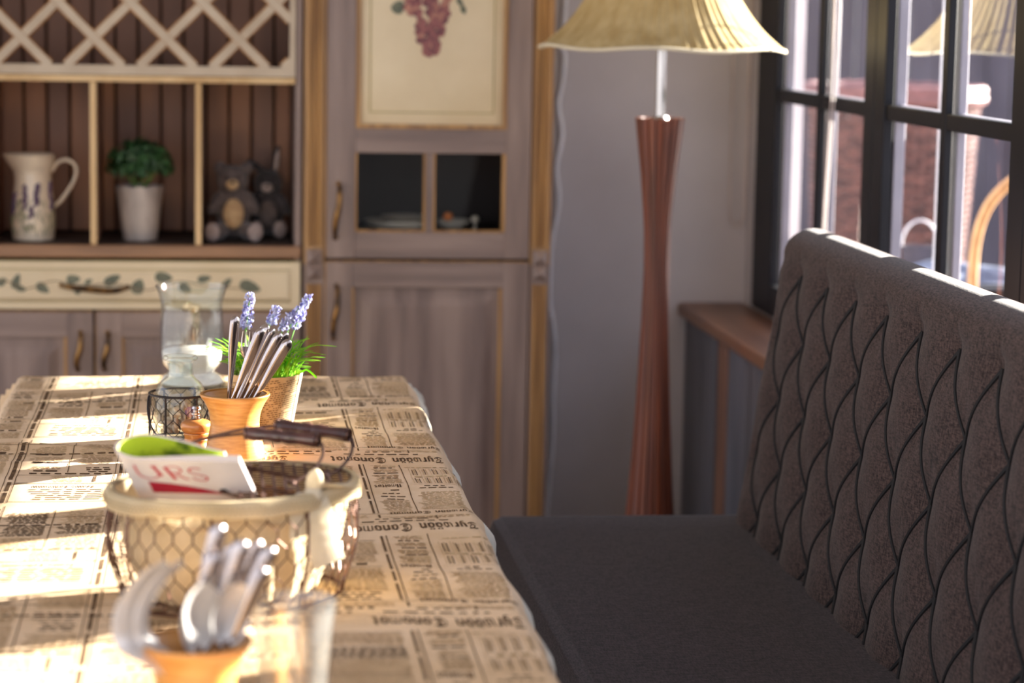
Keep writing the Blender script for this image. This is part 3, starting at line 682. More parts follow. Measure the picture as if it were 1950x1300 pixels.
for row in range(0, 5):
    k0 = -14
    for k in range(k0, 2):
        yb = Y0R+TA*(k+(.5 if row % 2 else 0)); zb = Z0R-TB*row
        if yb > BY1-.055 or yb < BY0+.05: continue
        for sg in (1, -1):
            P = []
            for i in range(15):
                f = i/14; z = zb-TB*f; y = yb+sg*TA/2*f
                if z < .43 or y > BY1-.055: break
                x = 1.072+(z-.47)*SL-puff(y, z)-.0014; P.append((x, y, z))
            if len(P) > 3: k_ = len(P); pp.loft(P, [.0030+.0016*(1-i/(k_-1))**3 for i in range(k_)], 6)
pp.build('seam_piping', M['pipe'], B)

# ================================================================== table and cloth
t = thing('dining_table', (0, 3.3, 0), 'long wooden dining table hidden under the newspaper print cloth', 'table')
MB().box(-.368, .366, 1.72, 4.872, .712, .743).build('tabletop', M['tablewood'], t, bevel=.004)
m = MB(); m.box(-.33, .33, 1.8, 1.83, .63, .711); m.box(-.33, .33, 4.75, 4.78, .63, .711); m.box(-.33, -.30, 1.83, 4.75, .63, .711); m.box(.30, .33, 1.83, 4.75, .63, .711); m.build('apron', M['tablewood'], t, bevel=.003)
for x in (-.30, .30):
    for y in (1.83, 4.75): MB().box(x-.035, x+.035, y-.035, y+.035, 0, .629).build('leg', M['tablewood'], t, bevel=.004)
ZT = .7495
def gz(x, c, w): return math.exp(-((x-c)/w)**2)
def wr_h(x, y):
    h = .0012*math.sin(7*y+3*x)+.0012*math.sin(13*x-5*y+1)
    lf = sm((.02-x)/.12)
    h += lf*.0075*gz(y, 4.055+.022*math.sin(x*16+.6), .026)
    h += lf*.0035*gz(y, 3.915+.012*math.sin(x*14), .020)
    h += lf*.002*gz(y, 3.80-.06*(x+.2), .018)
    h += .0032*sm((-.02-x)/.1)*math.sin(y*17+2*math.sin(x*5))*gz(y, 4.55, .35)
    rt_ = sm((x-.2)/.15)
    h += rt_*.0030*math.sin(y*18.5+.8)+rt_*.0016*math.sin(y*41+x*20)
    return max(h, -.0022)
XR, XL, YFAR, YN, RC = .391, -.393, 4.897, 1.69, .018
def cloth(a, b):
    """flat fabric coordinates -> place in the room"""
    def fold(d, R):
        if d <= 0: return d, 0
        L = R*PI/2
        if d < L: t_ = d/R; return R*math.sin(t_), R*(1-math.cos(t_))
        return R, R+(d-L)
    y, dy = b, 0.
    if b > YFAR-RC: o, dy = fold(b-(YFAR-RC), RC); y = YFAR-RC+o
    if b < YN+RC: o, dy = fold((YN+RC)-b, RC); y = YN+RC-o
    x, dx = a, 0.
    wav = .006*math.sin(b*11+.4)+.004*math.sin(b*27)
    if a > XR-RC: o, dx = fold(a-(XR-RC), RC); k = sm(dx/.05); x = XR-RC+o+k*(.015+wav*1.5)
    if a < XL+RC: o, dx = fold((XL+RC)-a, RC); k = sm(dx/.05); x = XL+RC-o-k*(.012+wav)
    if dy > 0:
        k = sm(dy/.05); y += (1 if b > 3 else -1)*k*(.010+.008*math.sin(a*19))
        if dx > 0: q = sm(min(dx, dy)/.06)*.03; x += q if a > 0 else -q; y += q if b > 3 else -q
    z = ZT+wr_h(max(XL, min(XR, a)), max(YN, min(YFAR, b)))-max(dx, dy)
    return (x, y, z)
DROP = .15
def frange(a, b, n): return [a+(b-a)*i/n for i in range(n+1)]
ax_ = frange(XL-DROP, XL, 12)+frange(XL+.004, XL+RC, 4)+frange(XL+RC+.01, XR-RC-.01, 74)+frange(XR-RC, XR-.004, 4)+frange(XR, XR+DROP, 14)
by_ = frange(YN-.06, YN, 5)+frange(YN+.005, YN+RC, 3)+frange(YN+.04, 2.5, 24)+frange(2.51, YFAR-RC-.01, 250)+frange(YFAR-RC, YFAR-.004, 4)+frange(YFAR, YFAR+DROP, 12)
m = MB(); m.grid(lambda u, v: cloth(ax_[int(round(u*(len(ax_)-1)))], by_[int(round(v*(len(by_)-1)))]), len(ax_), len(by_))
nf = len(m.f)
for i in range(nf):      # unprinted hem on the long right edge
    c = i % (len(ax_)-1)
    if ax_[c] > XR+.006: m.m[i] = 3
# ---- print: words, rules, headings (the page is read from the far end of the room)
rnd = random.Random(21)
OFF = .0007
def ink(x0, x1, y0, y1, mi):
    if x1 < XL-.02 or x0 > XR+.004 or y1 < YN or y0 > YFAR-.012: return
    x0 = max(x0, XL-.02); x1 = min(x1, XR+.004); y0 = max(y0, YN); y1 = min(y1, YFAR-.012)
    if x1 <= x0 or y1 <= y0: return
    nx = max(1, int((x1-x0)/.011)); nyy = max(1, int((y1-y0)/.011)); vs = []; fs = []
    for j in range(nyy+1):
        for i in range(nx+1):
            p = cloth(x0+(x1-x0)*i/nx, y0+(y1-y0)*j/nyy); vs.append((p[0]+(OFF if x0 > XR-.03 else 0), p[1], p[2]+OFF))
    for j in range(nyy):
        for i in range(nx): fs.append((j*(nx+1)+i, j*(nx+1)+i+1, (j+1)*(nx+1)+i+1, (j+1)*(nx+1)+i))
    m.add(vs, fs, mi)
def words(x0, x1, y, h, mi, wl=(.005, .015), fill=1.0, gap=.003):
    x = x1-rnd.uniform(0, .004)
    end = x0+(x1-x0)*(1-fill)
    while x > end:
        w = rnd.uniform(*wl)
        if x-w < x0: break
        ink(x-w, x, y, y+h*rnd.uniform(.8, 1.05), mi); x -= w+gap*rnd.uniform(.7, 1.4)
# letter shapes, unit box (0..1 wide, 0..1 high): strokes (points, half width)
V = .20
GL = {
 'n': [([(.16,.0),(.16,.62),(.10,.70)],V*.9),([(.84,.08),(.84,.56),(.62,.70),(.30,.56)],V*.75),([(.84,.1),(.96,.0)],V*.6)],
 'm': [([(.10,.0),(.10,.66)],.10),([(.50,.0),(.50,.62),(.38,.70)],.10),([(.90,.0),(.90,.62),(.76,.70)],.10),([(.1,.60),(.30,.70)],.06),([(.5,.60),(.7,.70)],.06)],
 'r': [([(.25,.0),(.25,.62),(.16,.70)],V*.9),([(.30,.56),(.62,.70),(.85,.60)],V*.6),([(.10,.0),(.45,.0)],V*.35)],
 'a': [([(.80,.06),(.80,.64)],V*.9),([(.78,.64),(.40,.70),(.14,.52),(.14,.18),(.36,.04),(.78,.16)],V*.75)],
 'o': [([(.20,.10),(.16,.56),(.50,.70)],V*.85),([(.80,.60),(.84,.14),(.50,.0)],V*.85),([(.2,.12),(.5,.0)],V*.5),([(.8,.58),(.5,.7)],V*.5)],
 't': [([(.45,.86),(.45,.10),(.70,.0),(.86,.08)],V*.85),([(.15,.64),(.85,.64)],V*.4)],
 'w': [([(.10,.74),(.14,.12),(.30,.0)],.10),([(.50,.70),(.50,.10),(.34,.0)],.10),([(.88,.60),(.88,.12),(.70,.0),(.52,.1)],.10),([(.86,.6),(.70,.74),(.56,.62)],.07)],
 'y': [([(.18,.74),(.22,.16),(.46,.02)],V*.85),([(.80,.72),(.80,.04),(.56,-.26),(.24,-.20)],V*.7),([(.44,.02),(.80,.14)],V*.4)],
 'u': [([(.18,.70),(.18,.10),(.36,.0),(.76,.14)],V*.8),([(.82,.70),(.82,.0)],V*.85)],
 'i': [([(.5,.0),(.5,.62),(.36,.70)],V*1.3),([(.5,.84),(.5,.92)],V*1.2)],
 'l': [([(.5,.0),(.5,.98),(.34,1.0)],V*1.3)],
 's': [([(.82,.60),(.5,.72),(.2,.56),(.78,.22),(.54,.0),(.14,.10)],V*.7)],
 'T': [([(.02,.86),(.30,1.0),(.62,.90),(1.0,.98)],.075),([(.56,.90),(.30,.66),(.36,.40),(.62,.26),(.60,.12)],.085),([(.02,.16),(.30,.0),(.70,.0),(.98,.20)],.075),([(.86,.88),(.80,.56),(.60,.48)],.05)],
 'S': [([(.92,.84),(.62,1.0),(.22,.92),(.06,.64),(.08,.26),(.34,.02),(.72,.0),(.96,.18)],.07),([(.74,.74),(.42,.78),(.36,.58),(.66,.44),(.62,.24),(.30,.26)],.075)],
 'I': [([(.5,.0),(.5,1.0)],V*1.2),([(.2,1.0),(.8,.94)],V*.5),([(.2,.0),(.8,.06)],V*.5)],
 'F': [([(.4,.0),(.4,1.0)],V),([(.2,1.0),(.9,.94)],V*.6),([(.4,.52),(.8,.52)],V*.5)], 'L': [([(.4,1.0),(.4,.0)],V),([(.3,.04),(.9,.06)],V*.6)],
 'h': [([(.2,.0),(.2,1.0)],V*.8),([(.2,.56),(.6,.70),(.84,.56),(.84,.0)],V*.75)], 'e': [([(.8,.16),(.5,.0),(.18,.2),(.18,.52),(.5,.70),(.8,.52),(.3,.34)],V*.7)],
}
WIDE = {'T': 1.35, 'S': 1.75, 'w': 1.35, 'm': 1.5, 'i': .5, 'l': .5, 'r': .72, 't': .75, 'I': .7}
def lettering(txt, xr, y0, ew, h, mi, sp=.22):
    """txt starts at x = xr and runs to -X, letter tops towards the camera end (-Y); y0 = baseline"""
    x = xr
    for ch in txt:
        if ch == ' ': x -= ew*.9; continue
        um = ch in 'ä'; base = 'a' if um else ch; w = ew*WIDE.get(base, 1.0)
        st = list(GL[base])+([([(.25,.86),(.25,.97)],V*.7), ([(.72,.86),(.72,.97)],V*.7)] if um else [])
        for pts, hw in st:
            P = [Vector((px_*w, py_*h, 0)) for px_, py_ in pts]
            P = spl(P, 3) if len(P) > 2 else P
            lft = []; hx = hw*ew
            for i, p in enumerate(P):
                d = (P[min(i+1, len(P)-1)]-P[max(i-1, 0)]); d = d.normalized(); n = Vector((-d.y, d.x, 0))
                # a broad pen: wide across, thinner up and down
                n = Vector((n.x*hx, n.y*h*.075+ (n.x*hx*.0), 0)); lft.append((p+n, p-n))
            vs = []
            for a_, b__ in lft:
                for q in (a_, b__):
                    c_ = cloth(x-q.x, y0-q.y); vs.append((c_[0], c_[1], c_[2]+OFF))
            m.add(vs, [(2*i, 2*i+1, 2*i+3, 2*i+2) for i in range(len(lft)-1)], mi)
        x -= w+ew*sp
    return x
PER = .5415; MAST = [2.878+PER*k for k in range(-3, 5)]
def textblock(x0, x1, y0, y1, mi, pitch=.0066, fill=(.75, 1.0), wl=(.004, .012)):
    y = y0
    while y < y1-.003:
        words(x0+.003, x1-.003, y, .0032, mi, wl, rnd.uniform(*fill), .0022); y += pitch
def vrule(x, y0, y1, w, mi): ink(x-w/2, x+w/2, y0, y1, mi)
def column(x0, x1, y0, y1, boxy):
    y = y0; W_ = x1-x0
    while y < y1-.02:
        k = rnd.random(); e = min(y1, y+rnd.uniform(.05, .12))
        if k < .55: textblock(x0, x1, y, e-.008, 2 if rnd.random() < .8 else 1)
        elif k < .8:
            yy = y+.004
            while yy < e-.012:
                words(x0+W_*rnd.uniform(.05, .25), x1-W_*rnd.uniform(.05, .2), yy, rnd.choice((.005, .007, .004)), 1, (.006, .018), 1, .004); yy += rnd.uniform(.011, .016)
        else:
            words(x0+W_*.15, x1-W_*.15, y+.006, .011, 1, (.012, .022), 1, .006)
            textblock(x0+.004, x1-.004, y+.024, e-.008, 2)
        if boxy and rnd.random() < .8: ink(x0+.002, x1-.002, e-.005, e-.0035, 1)
        y = e
for ym in MAST:
    if ym > YFAR-.02: 
        continue
    xa = lettering('Tyrwään', .379, ym+.0235, .0095, .047, 1)
    xb = lettering('Sanomat', xa-.010, ym+.0235, .0098, .044, 1)
    lettering('Tyrwään', xb-.07, ym+.0235, .0098, .044, 1); lettering('Sanomat', xb-.175, ym+.0235, .0100, .044, 1)
    for yy, x0, x1, hh in ((.047, .20, .345, .006), (.047, -.06, .17, .008), (.066, .235, .315, .005), (.068, -.10, .20, .009), (.050, -.36, -.11, .007)): words(x0, x1, ym+yy, hh, 1, (.006, .02), 1, .006)
    ink(XL, .325, ym+.036, ym+.0375, 2); ink(.245, .392, ym+.085, ym+.0862, 2)
    vrule(.327, ym+.062, ym+.086, .0025, 1); vrule(.243, ym+.078, ym+.10, .003, 1)
    textblock(.25, .38, ym+.072, ym+.084, 2); textblock(-.1, .23, ym+.082, ym+.10, 2)
    lettering('Tyrwään Sanomat', .386, ym+.118, .0066, .016, 1)
    ya, yz = ym+.112, ym+.500
    ink(XL, .30, ya-.006, ya-.0045, 1)
    vrule(.3025, ya, yz, .0014, 1); vrule(.2435, ya, yz, .0016, 1)
    for q0, q1 in ((.0, .09), (.105, .16), (.175, .27), (.285, .385)): vrule(.2365, ya+q0, ya+q1, .0034, 1)
    vrule(.1, ya, yz, .0014, 1); vrule(-.02, ya, yz, .0014, 1)
    # outer column: text, two headings, then a table
    textblock(.305, .384, ya+.02, ya+.155, 2, .0058)
    words(.315, .372, ya+.172, .005, 1, (.006, .014)); words(.325, .36, ya+.186, .006, 1, (.006, .012)); ink(.306, .39, ya+.20, ya+.2012, 2)
    for i in range(5):
        x = .318+.0165*i
        for kk in range(3): 
            for seg in ((.212, .262), (.285, .345)):
                yy = ya+seg[0]
                while yy < ya+seg[1]*1.0-rnd.uniform(0, .012): ink(x+.003*kk, x+.003*kk+.0018, yy, yy+.0045, 2 if (i+kk) % 2 else 1); yy += .0062
    for i in range(6): vrule(.3145+.0165*i, ya+.21, ya+.35, .0008, 2)
    words(.31, .385, ya+.267, .010, 2, (.01, .016)); words(.306, .39, ya+.362, .005, 2)
    # next column with a bold heading
    textblock(.2475, .30, ya+.004, ya+.10, 2); words(.255, .292, ya+.105, .006, 1, (.006, .014)); words(.25, .297, ya+.125, .005, 1, (.006, .014)); words(.258, .29, ya+.145, .006, 1)
    words(.262, .288, ya+.165, .006, 1); lettering('Ilmoitus', .292, ya+.205, .0050, .020, 1); textblock(.2475, .30, ya+.215, ya+.258, 2, .0056)
    words(.252, .295, ya+.262, .005, 1); textblock(.2475, .30, ya+.272, ya+.30, 2); words(.25, .297, ya+.306, .006, 1, (.008, .02)); textblock(.2475, .30, ya+.32, ya+.345, 2); words(.255, .292, ya+.352, .006, 1)
    textblock(.2475, .30, ya+.364, ya+.385, 2)
    column(.103, .228, ya, yz-.005, True); column(-.017, .097, ya, yz-.005, True)
    # left sheet with black bars and boxed notices, shifted along the roll
    yl = ym+.24
    for xx in (-.149, -.3175):
        for q0, q1 in ((.0, .075), (.085, .15), (.165, .30), (.315, .40), (.41, .50)): vrule(xx, yl+q0-.03, yl+q1-.03, .0050 if xx > -.2 else .0065, 1)
        vrule(xx+.008, yl-.03, yl+.49, .0014, 1); vrule(xx-.0085, yl-.03, yl+.49, .0012, 1)
    for b0 in (yl,):
        ink(-.309, -.155, b0-.022, b0-.0195, 1); ink(-.309, -.155, b0+.108, b0+.110, 1); ink(-.309, -.155, b0+.114, b0+.116, 1)
        lettering('Frans', -.185, b0+.094, .0062, .014, 1); lettering('Lehmann', -.225, b0+.094, .0062, .014, 1)
        for yy, c in ((.064, 4), (.050, 5), (.036, 3), (.022, 6), (.008, 5), (-.006, 4)): words(-.300+.003*c, -.168, b0+yy, .0052, 1, (.008, .03), 1, .004)
        textblock(-.26, -.20, b0+.122, b0+.17, 2, .005); vrule(-.187, b0+.122, b0+.17, .004, 1); ink(-.309, -.155, b0+.176, b0+.1775, 1)
        words(-.30, -.16, b0+.186, .008, 1, (.010, .02), 1, .005); column(-.309, -.237, b0+.20, b0+.46, False); column(-.229, -.157, b0+.20, b0+.46, False)
        vrule(-.233, b0+.20, b0+.46, .0014, 1)
    column(-.140, -.025, yl-.03, yl+.47, True); column(-.40, -.330, yl-.03, yl+.47, True)
TC = m.build('tablecloth', [M['paper'], M['ink'], M['ink2'], M['cloth_edge']], None, ang=60, norm=False)
tag(TC, 'beige tablecloth printed with upside-down old newspaper pages', 'tablecloth')

ZC = ZT+.003
# ================================================================== far group on the table
def wall_glass(mb, cx, cy, prof, th, n=56, rf=None, mi=0):
    inner = [(max(.001, r-th), z+(th if i == 0 else 0)) for i, (r, z) in enumerate(prof)]
    mb.lathe(cx, cy, prof, n, mi, cap0=True, cap1=False, rf=rf); mb.lathe(cx, cy, inner, n, mi, cap0=True, cap1=False, rf=rf)
def smooth_prof(pts, n=6): return [(p.x, p.y) for p in spl([(a, b_, 0) for a, b_ in pts], n)]
# hurricane vase
VX, VY = -.044, 4.748
t = thing('glass_vase', (VX, VY, ZC), 'tall flared glass hurricane vase with white filling at the far end', 'vase')
vp = smooth_prof([(.058, .7535), (.066, .759), (.060, .770), (.044, .779), (.050, .788), (.0595, .802), (.0625, .83), (.0625, .87), (.0600, .905), (.0625, .925), (.0700, .9485)])
m = MB(); m.lathe(VX, VY, vp, 72, 0, cap0=False, cap1=False); m.lathe(VX, VY, [(r-.003, z) for r, z in vp[20:]], 72, 0, cap0=False, cap1=False, rf=lambda a, z: 1+.022*math.sin(a*15)*sm((z-.815)/.02)*sm((.915-z)/.03))
m.build('vessel', M['clear'], t)
m = MB(); m.loft([(VX+.0692*math.cos(a*PI/36), VY+.0692*math.sin(a*PI/36), .9488) for a in range(72)], .0018, 8, closed=True); m.build('lip', M['jar'], t)
m = MB(); m.lathe(VX, VY, [(.057, .7555), (.062, .760), (.056, .7695), (.041, .779), (.047, .788), (.056, .802), (.0585, .820), (.054, .823), (.002, .826)], 48); m.build('sand', M['white'], t)
m = MB(); m.lathe(VX, VY, [(.066, ZC), (.068, ZC+.003), (.060, ZC+.005)], 48); m.build('foot', M['clear'], t)
o = MB().loft([(VX+.030, VY-.02, .822), (VX+.036, VY-.02, .848)], [.0055, .004], 10).build('wax_candle', M['white']); tag(o, 'white candle stub standing in the filling of the hurricane vase', 'candle')
# bottle in a wire basket
BX, BY = -.058, 4.14
t = thing('glass_bottle', (BX, BY, ZC+.003), 'round clear glass bottle standing inside the small wire holder', 'bottle')
bp_ = smooth_prof([(.036, ZC+.004), (.043, ZC+.010), (.045, .80), (.0445, .826), (.038, .848), (.0245, .862), (.0222, .870), (.0215, .885), (.0225, .889)])
m = MB(); wall_glass(m, BX, BY, bp_, .0022); m.build('body', M['jar'], t)
m = MB(); m.loft([(BX+.0255*math.cos(a*PI/24), BY+.0255*math.sin(a*PI/24), .8945) for a in range(48)], (.0042), 10, closed=True); m.build('lip', M['jar'], t)
m = MB(); rnd = random.Random(9)
for i in range(60):
    a = rnd.uniform(0, 6.28); r = .034*math.sqrt(rnd.random()); z = ZC+.016+.052*rnd.random()*(1-.3*r/.034)
    m.ell((BX+r*math.cos(a), BY+r*math.sin(a), z), (rnd.uniform(.006, .010), rnd.uniform(.006, .010), .004), Euler((rnd.uniform(0, 3),)*3).to_matrix(), 0, 8, 6)
m.ell((BX+.018, BY-.028, .805), (.010, .004, .010), None, 1, 10, 8)
sh = m.build('shells', [M['shells'], M['violet']], t); sh['kind'] = 'stuff'
t = thing('wire_holder', (BX, BY, ZC), 'small black chicken-wire holder with bail handle around the glass bottle', 'wire basket')
R0 = .0525; z0, z1 = ZC+.002, .8335
m = MB()
for z, r in ((z1, .0022), (z0, .002)): m.loft([(BX+R0*math.cos(a*PI/28), BY+R0*math.sin(a*PI/28), z) for a in range(56)], r, 6, closed=True)
for a in range(6):
    aa = 2*PI*a/6-2.05; m.loft([(BX+R0*math.cos(aa), BY+R0*math.sin(aa), z0), (BX+R0*math.cos(aa), BY+R0*math.sin(aa), z1)], .0019, 6)
m.build('frame', M['wire'], t)
def hexnet(mb, S, nu, nv, r, closed=True):
    """chicken wire drawn on S(u, v); each cell has two slanted sides and one twisted upright"""
    for j in range(nv):
        for i in range(nu):
            o = .5 if j % 2 else 0
            a = ((i+o)/nu, (j+.0)/nv); b_ = ((i+o)/nu, (j+.45)/nv)
            mb.loft([S(*a), S(*b_)], r*1.25, 4, caps=False)
            if j < nv:
                for sg in (.5, -.5):
                    c_ = ((i+o+sg)/nu, (j+1.0)/nv); mid = ((b_[0]+c_[0])/2, (b_[1]+c_[1])/2)
                    if not closed and not (0 <= c_[0] <= 1): continue
                    mb.loft([S(*b_), S(*mid), S(*c_)], r, 4, caps=False)
m = MB(); hexnet(m, lambda u, v: (BX+(R0-.001)*math.cos(2*PI*u), BY+(R0-.001)*math.sin(2*PI*u), z0+(z1-z0)*v), 14, 4, .0006); m.build('netting', M['wire'], t)
m = MB(); P = []
for i in range(25):
    a = PI*i/24; ex = BX-R0*math.cos(a)*1.02; P.append((ex-.012*math.sin(a), BY-.010-(.055)*math.sin(a), z1-.004-.070*math.sin(a)))
m.loft(P, .0017, 6); m.build('bail', M['wire'], t)
# pepper mill
MX, MY = -.030, 4.035
t = thing('pepper_mill', (MX, MY, ZC), 'small turned wooden pepper mill with a steel cap beside the orange cup', 'pepper mill')
m = MB(); m.lathe(MX, MY, smooth_prof([(.022, ZC), (.0235, ZC+.004), (.021, ZC+.010), (.0195, .768), (.0205, .772), (.0195, .7745), (.0215, .7825), (.0195, .7835), (.0245, .7875), (.0262, .7945), (.0245, .8005), (.018, .8045), (.010, .8062), (.002, .8065)], 5), 40); m.build('body', M['millwood'], t)
m = MB(); m.lathe(MX, MY, [(.0085, .806), (.0095, .8075), (.0060, .810), (.0060, .812), (.0085, .814), (.0085, .817), (.0055, .819), (.0055, .8215), (.008, .824), (.0065, .828), (.001, .829)], 24); m.build('cap', M['steel'], t)
# wooden cutlery cups
def cup(name, cx, cy, zb, lab, s=1.0):
    t = thing(name, (cx, cy, zb), lab, 'cup')
    prof = smooth_prof([(.047, zb), (.0495, zb+.002), (.0475, zb+.018), (.0420, zb+.045), (.0405, zb+.060), (.0435, zb+.078), (.0510, zb+.094), (.0575, zb+.1035), (.0575, zb+.107)])
    prof = [(r*s, z) for r, z in prof]
    m = MB(); m.lathe(cx, cy, prof+[((r-.0048*s), z) for r, z in prof[::-1][:-10]]+[(.030*s, zb+.02), (.001, zb+.02)], 56, cap1=False)
    m.build('body', M['cupwood'], t, ang=50); return t
CX, CY = .034, 3.975
cup('cutlery_cup', CX, CY, ZC, 'orange turned-wood cup holding steel cutlery in the middle of the table')
def cutlery(kind, foot, tip, lab, grp, turn=0.0, k=1.0):
    """foot = lower end inside the cup, tip = visible upper end"""
    a, b_ = Vector(foot), Vector(tip); d = (b_-a); L = d.length; d = d/L
    wd = Vector((math.cos(turn), math.sin(turn), 0)); wd = (wd-d*wd.dot(d)).normalized(); nn = d.cross(wd)
    t = thing(kind, foot, lab, kind.split('_')[-1] if '_' in kind else kind, grp)
    S = lambda s_: a+d*(L*s_)
    m = MB(); SS = [i/16 for i in range(15)]+[.93, .945, .96, .972, .982, .990, .996, 1.0]; P = [S(q) for q in SS]; wid = []
    for s_ in SS:
        w = .0035+.0058*sm((s_-.30)/.55); th = .0022+.0026*sm((s_-.30)/.6)
        if s_ > .93: q = (s_-.93)/.07; w *= math.sqrt(max(.01, 1-q*q)); th *= math.sqrt(max(.01, 1-q*q))
        wid.append((w*k, th*k))
    if kind == 'fork_upright' or kind == 'spoon_upright':
        wid = [(.0075*k-.0042*k*sm(i/13), .0035*k-.0014*k*sm(i/13)) for i in range(15)]
        top_ = .74 if 'fork' in kind else 1-.052*k/L
        m.loft([S(i/14*top_) for i in range(15)], wid, 10, wd=wd); m.build('handle', M['steel'], t)
        if 'spoon' in kind:
            h = MB(); c = S(1-.029*k/L)
            def bowl(u, v):
                aa = 2*PI*u; r_ = v; e = .029*k
                return c+d*(math.sin(aa)*r_*e)+wd*(math.cos(aa)*r_*.0215*k)+nn*(.008*k*(1-r_*r_))
            h.grid(bowl, 24, 8, cu=True); h.grid(lambda u, v: bowl(u, v)+nn*.0012, 24, 8, cu=True); h.build('bowl', M['steelb'], t)
        else:
            h = MB(); h.loft([S(.72), S(.76), S(.80), S(.84)], [(.004*k, .0016*k), (.009*k, .0014*k), (.0115*k, .0013*k), (.0115*k, .0012*k)], 10, wd=wd); h.build('head', M['steel'], t)
            for q in (-3, -1, 1, 3): MB().loft([S(.835)+wd*(q*.0031*k), S(.92)+wd*(q*.0031*k)+nn*.001, S(1.0)+wd*(q*.0029*k)], [.0013*k, .0012*k, .0006*k], 6).build('tine', M['steel'], t)
        return t
    m.loft(P, wid, 12, wd=wd); m.build('handle', M['steel'], t)
    h = MB(); h.loft([S(-.02), S(-.001)], [(.004*k, .0018*k), (.0035*k, .0022*k)], 8, wd=wd); h.build('neck', M['steel'], t)
    return t
zf = ZC+.045
for i, (fx, fy, tx, ty, tz, lab) in enumerate((
    (.016, -.008, .0005, -.010, .990, 'steel handle standing nearly upright at the left of the orange cup'),
    (.004, -.020, .044, -.020, .971, 'pale steel handle leaning just right of the upright one in the orange cup'),
    (.016, .016, .052, .018, .973, 'steel handle behind the pale leaning one in the orange cup'),
    (.014, .0, .064, .004, .967, 'steel handle with pinkish end leaning among the cup bunch behind'),
    (.018, -.014, .074, -.012, .962, 'dark reflecting steel handle in the middle of the leaning bunch'),
    (.026, .016, .086, .022, .958, 'steel handle rearmost of the right-leaning bunch in the cup'),
    (.030, -.018, .089, -.018, .952, 'steel handle leaning farthest to the right over the cup rim'))):
    cutlery(('knife', 'fork', 'spoon')[i % 3], (CX+fx-.03, CY+fy, zf), (CX+tx, CY+ty, tz), lab, 'cutlery in the middle cup', turn=(.5, .25, -.3, .9, .2, .5, .15)[i])
cutlery('fork_upright', (CX+.010, CY+.028, zf), (CX+.022, CY+.036, .958), 'steel fork with tines up behind the handles in the middle cup', 'cutlery in the middle cup', .2)
# lavender pot
LPX, LPY = .090, 4.215
t = thing('lavender_pot', (LPX, LPY, ZC), 'artificial lavender with grassy leaves in a newsprint wrapped pot', 'plant')
def potr(z): return .0435+.0195*(z-ZC)/.105
m = MB(); zz = [ZC+.105*i/10 for i in range(11)]
m.lathe(LPX, LPY, [(potr(z), z) for z in zz]+[(potr(zz[-1])-.003, zz[-1]), (potr(zz[-2])-.004, zz[-2])], 48, 0, cap1=True)
for f_i in range(len(m.f)):
    pass
rnd = random.Random(4)
for row in range(24):
    z = ZC+.010+row*.0038; a = -PI*.98
    while a < -.30:
        w = rnd.uniform(.04, .13)
        if rnd.random() < .85 and z+(a+1.5)*.006 < ZC+.1:
            vs = []
            n_ = 3
            for i in range(n_+1):
                aa = a+w*i/n_
                for dz in (0, .0016): zq = z+dz+(aa+1.5)*.006; r = potr(zq)+.0006; vs.append((LPX+r*math.cos(aa), LPY+r*math.sin(aa), zq))
            m.add(vs, [(2*i, 2*i+2, 2*i+3, 2*i+1) for i in range(n_)], 1)
        a += w+.03
m.build('pot', [M['pot'], M['potink']], t, norm=False)
m = MB()   # pale skin on the right side, the sun's glare put into its colour
m.grid(lambda u, v: (lambda a, z: (LPX+(potr(z)+.0012)*math.cos(a), LPY+(potr(z)+.0012)*math.sin(a), z))(-.42+u*1.9, ZC+.001+v*(.106)), 24, 6); m.build('sunlit_side', M['potw'], t, norm=False)
MB().lathe(LPX, LPY, [(.058, ZC+.092), (.058, ZC+.094)], 36).build('soil', M['soil'], t)
m = MB(); rnd = random.Random(12)
for i in range(230):
    a = rnd.uniform(0, 2*PI); r = .05*math.sqrt(rnd.random()); o_ = Vector((LPX+r*math.cos(a), LPY+r*math.sin(a), ZC+.094)); sp = rnd.uniform(.25, 1.15); h = rnd.uniform(.034, .088)
    e = Vector((math.cos(a)*sp, math.sin(a)*sp, 0)); P = [o_, o_+e*h*.35+Vector((0,0,h*.6)), o_+e*h*.9+Vector((0,0,h*(1.0-.35*sp)))]
    m.loft(spl(P, 3), [(.0018, .0006)]*6+[(.0004, .0003)], 4, 0, wd=(-math.sin(a), math.cos(a), 0))
m.loft(spl([(LPX+.055, LPY-.01, ZC+.100), (LPX+.070, LPY-.012, ZC+.112), (LPX+.088, LPY-.014, ZC+.098)], 4), [(.0016, .0006)]*9, 4)
m.build('leaves', M['grass'], t)
rnd = random.Random(14)
for (bx, tx, tz, fl) in ((-.03, -.028, .996, .062), (-.012, .018, .972, .034), (.012, .040, .960, .030), (.020, .056, .972, .030), (.03, .074, .990, .062), (-.02, -.036, .956, .022)):
    s_ = MB(); top = Vector((LPX+tx, LPY+rnd.uniform(-.01, .02), tz)); base = Vector((LPX+bx, LPY, ZC+.094)); mid = (base+top)/2+Vector((-.006, 0, .004)); P = spl([base, mid, top], 8)
    s_.loft(P, .0011, 5); so = s_.build('flower_stem', M['stem'], t)
    f = MB(); n = int(fl/.0042)
    dirv = (P[-1]-P[-3]).normalized()
    for i in range(n):
        c = top-dirv*(fl*i/n)
        for q in range(11):
            a = rnd.uniform(0, 6.28); rr = rnd.uniform(.0035, .0125)*(1-.35*(1-i/n)); p = c+Vector((math.cos(a)*rr, math.sin(a)*rr, rnd.uniform(-.002, .003)))
            f.ell(p, (.0017, .0017, .0034), Euler((rnd.uniform(-.8, .8), rnd.uniform(-.8, .8), 0)).to_matrix(), rnd.choice((0, 1, 1)), 6, 4)
    f.build('flower_spike', [M['lav'], M['lav2']], so)

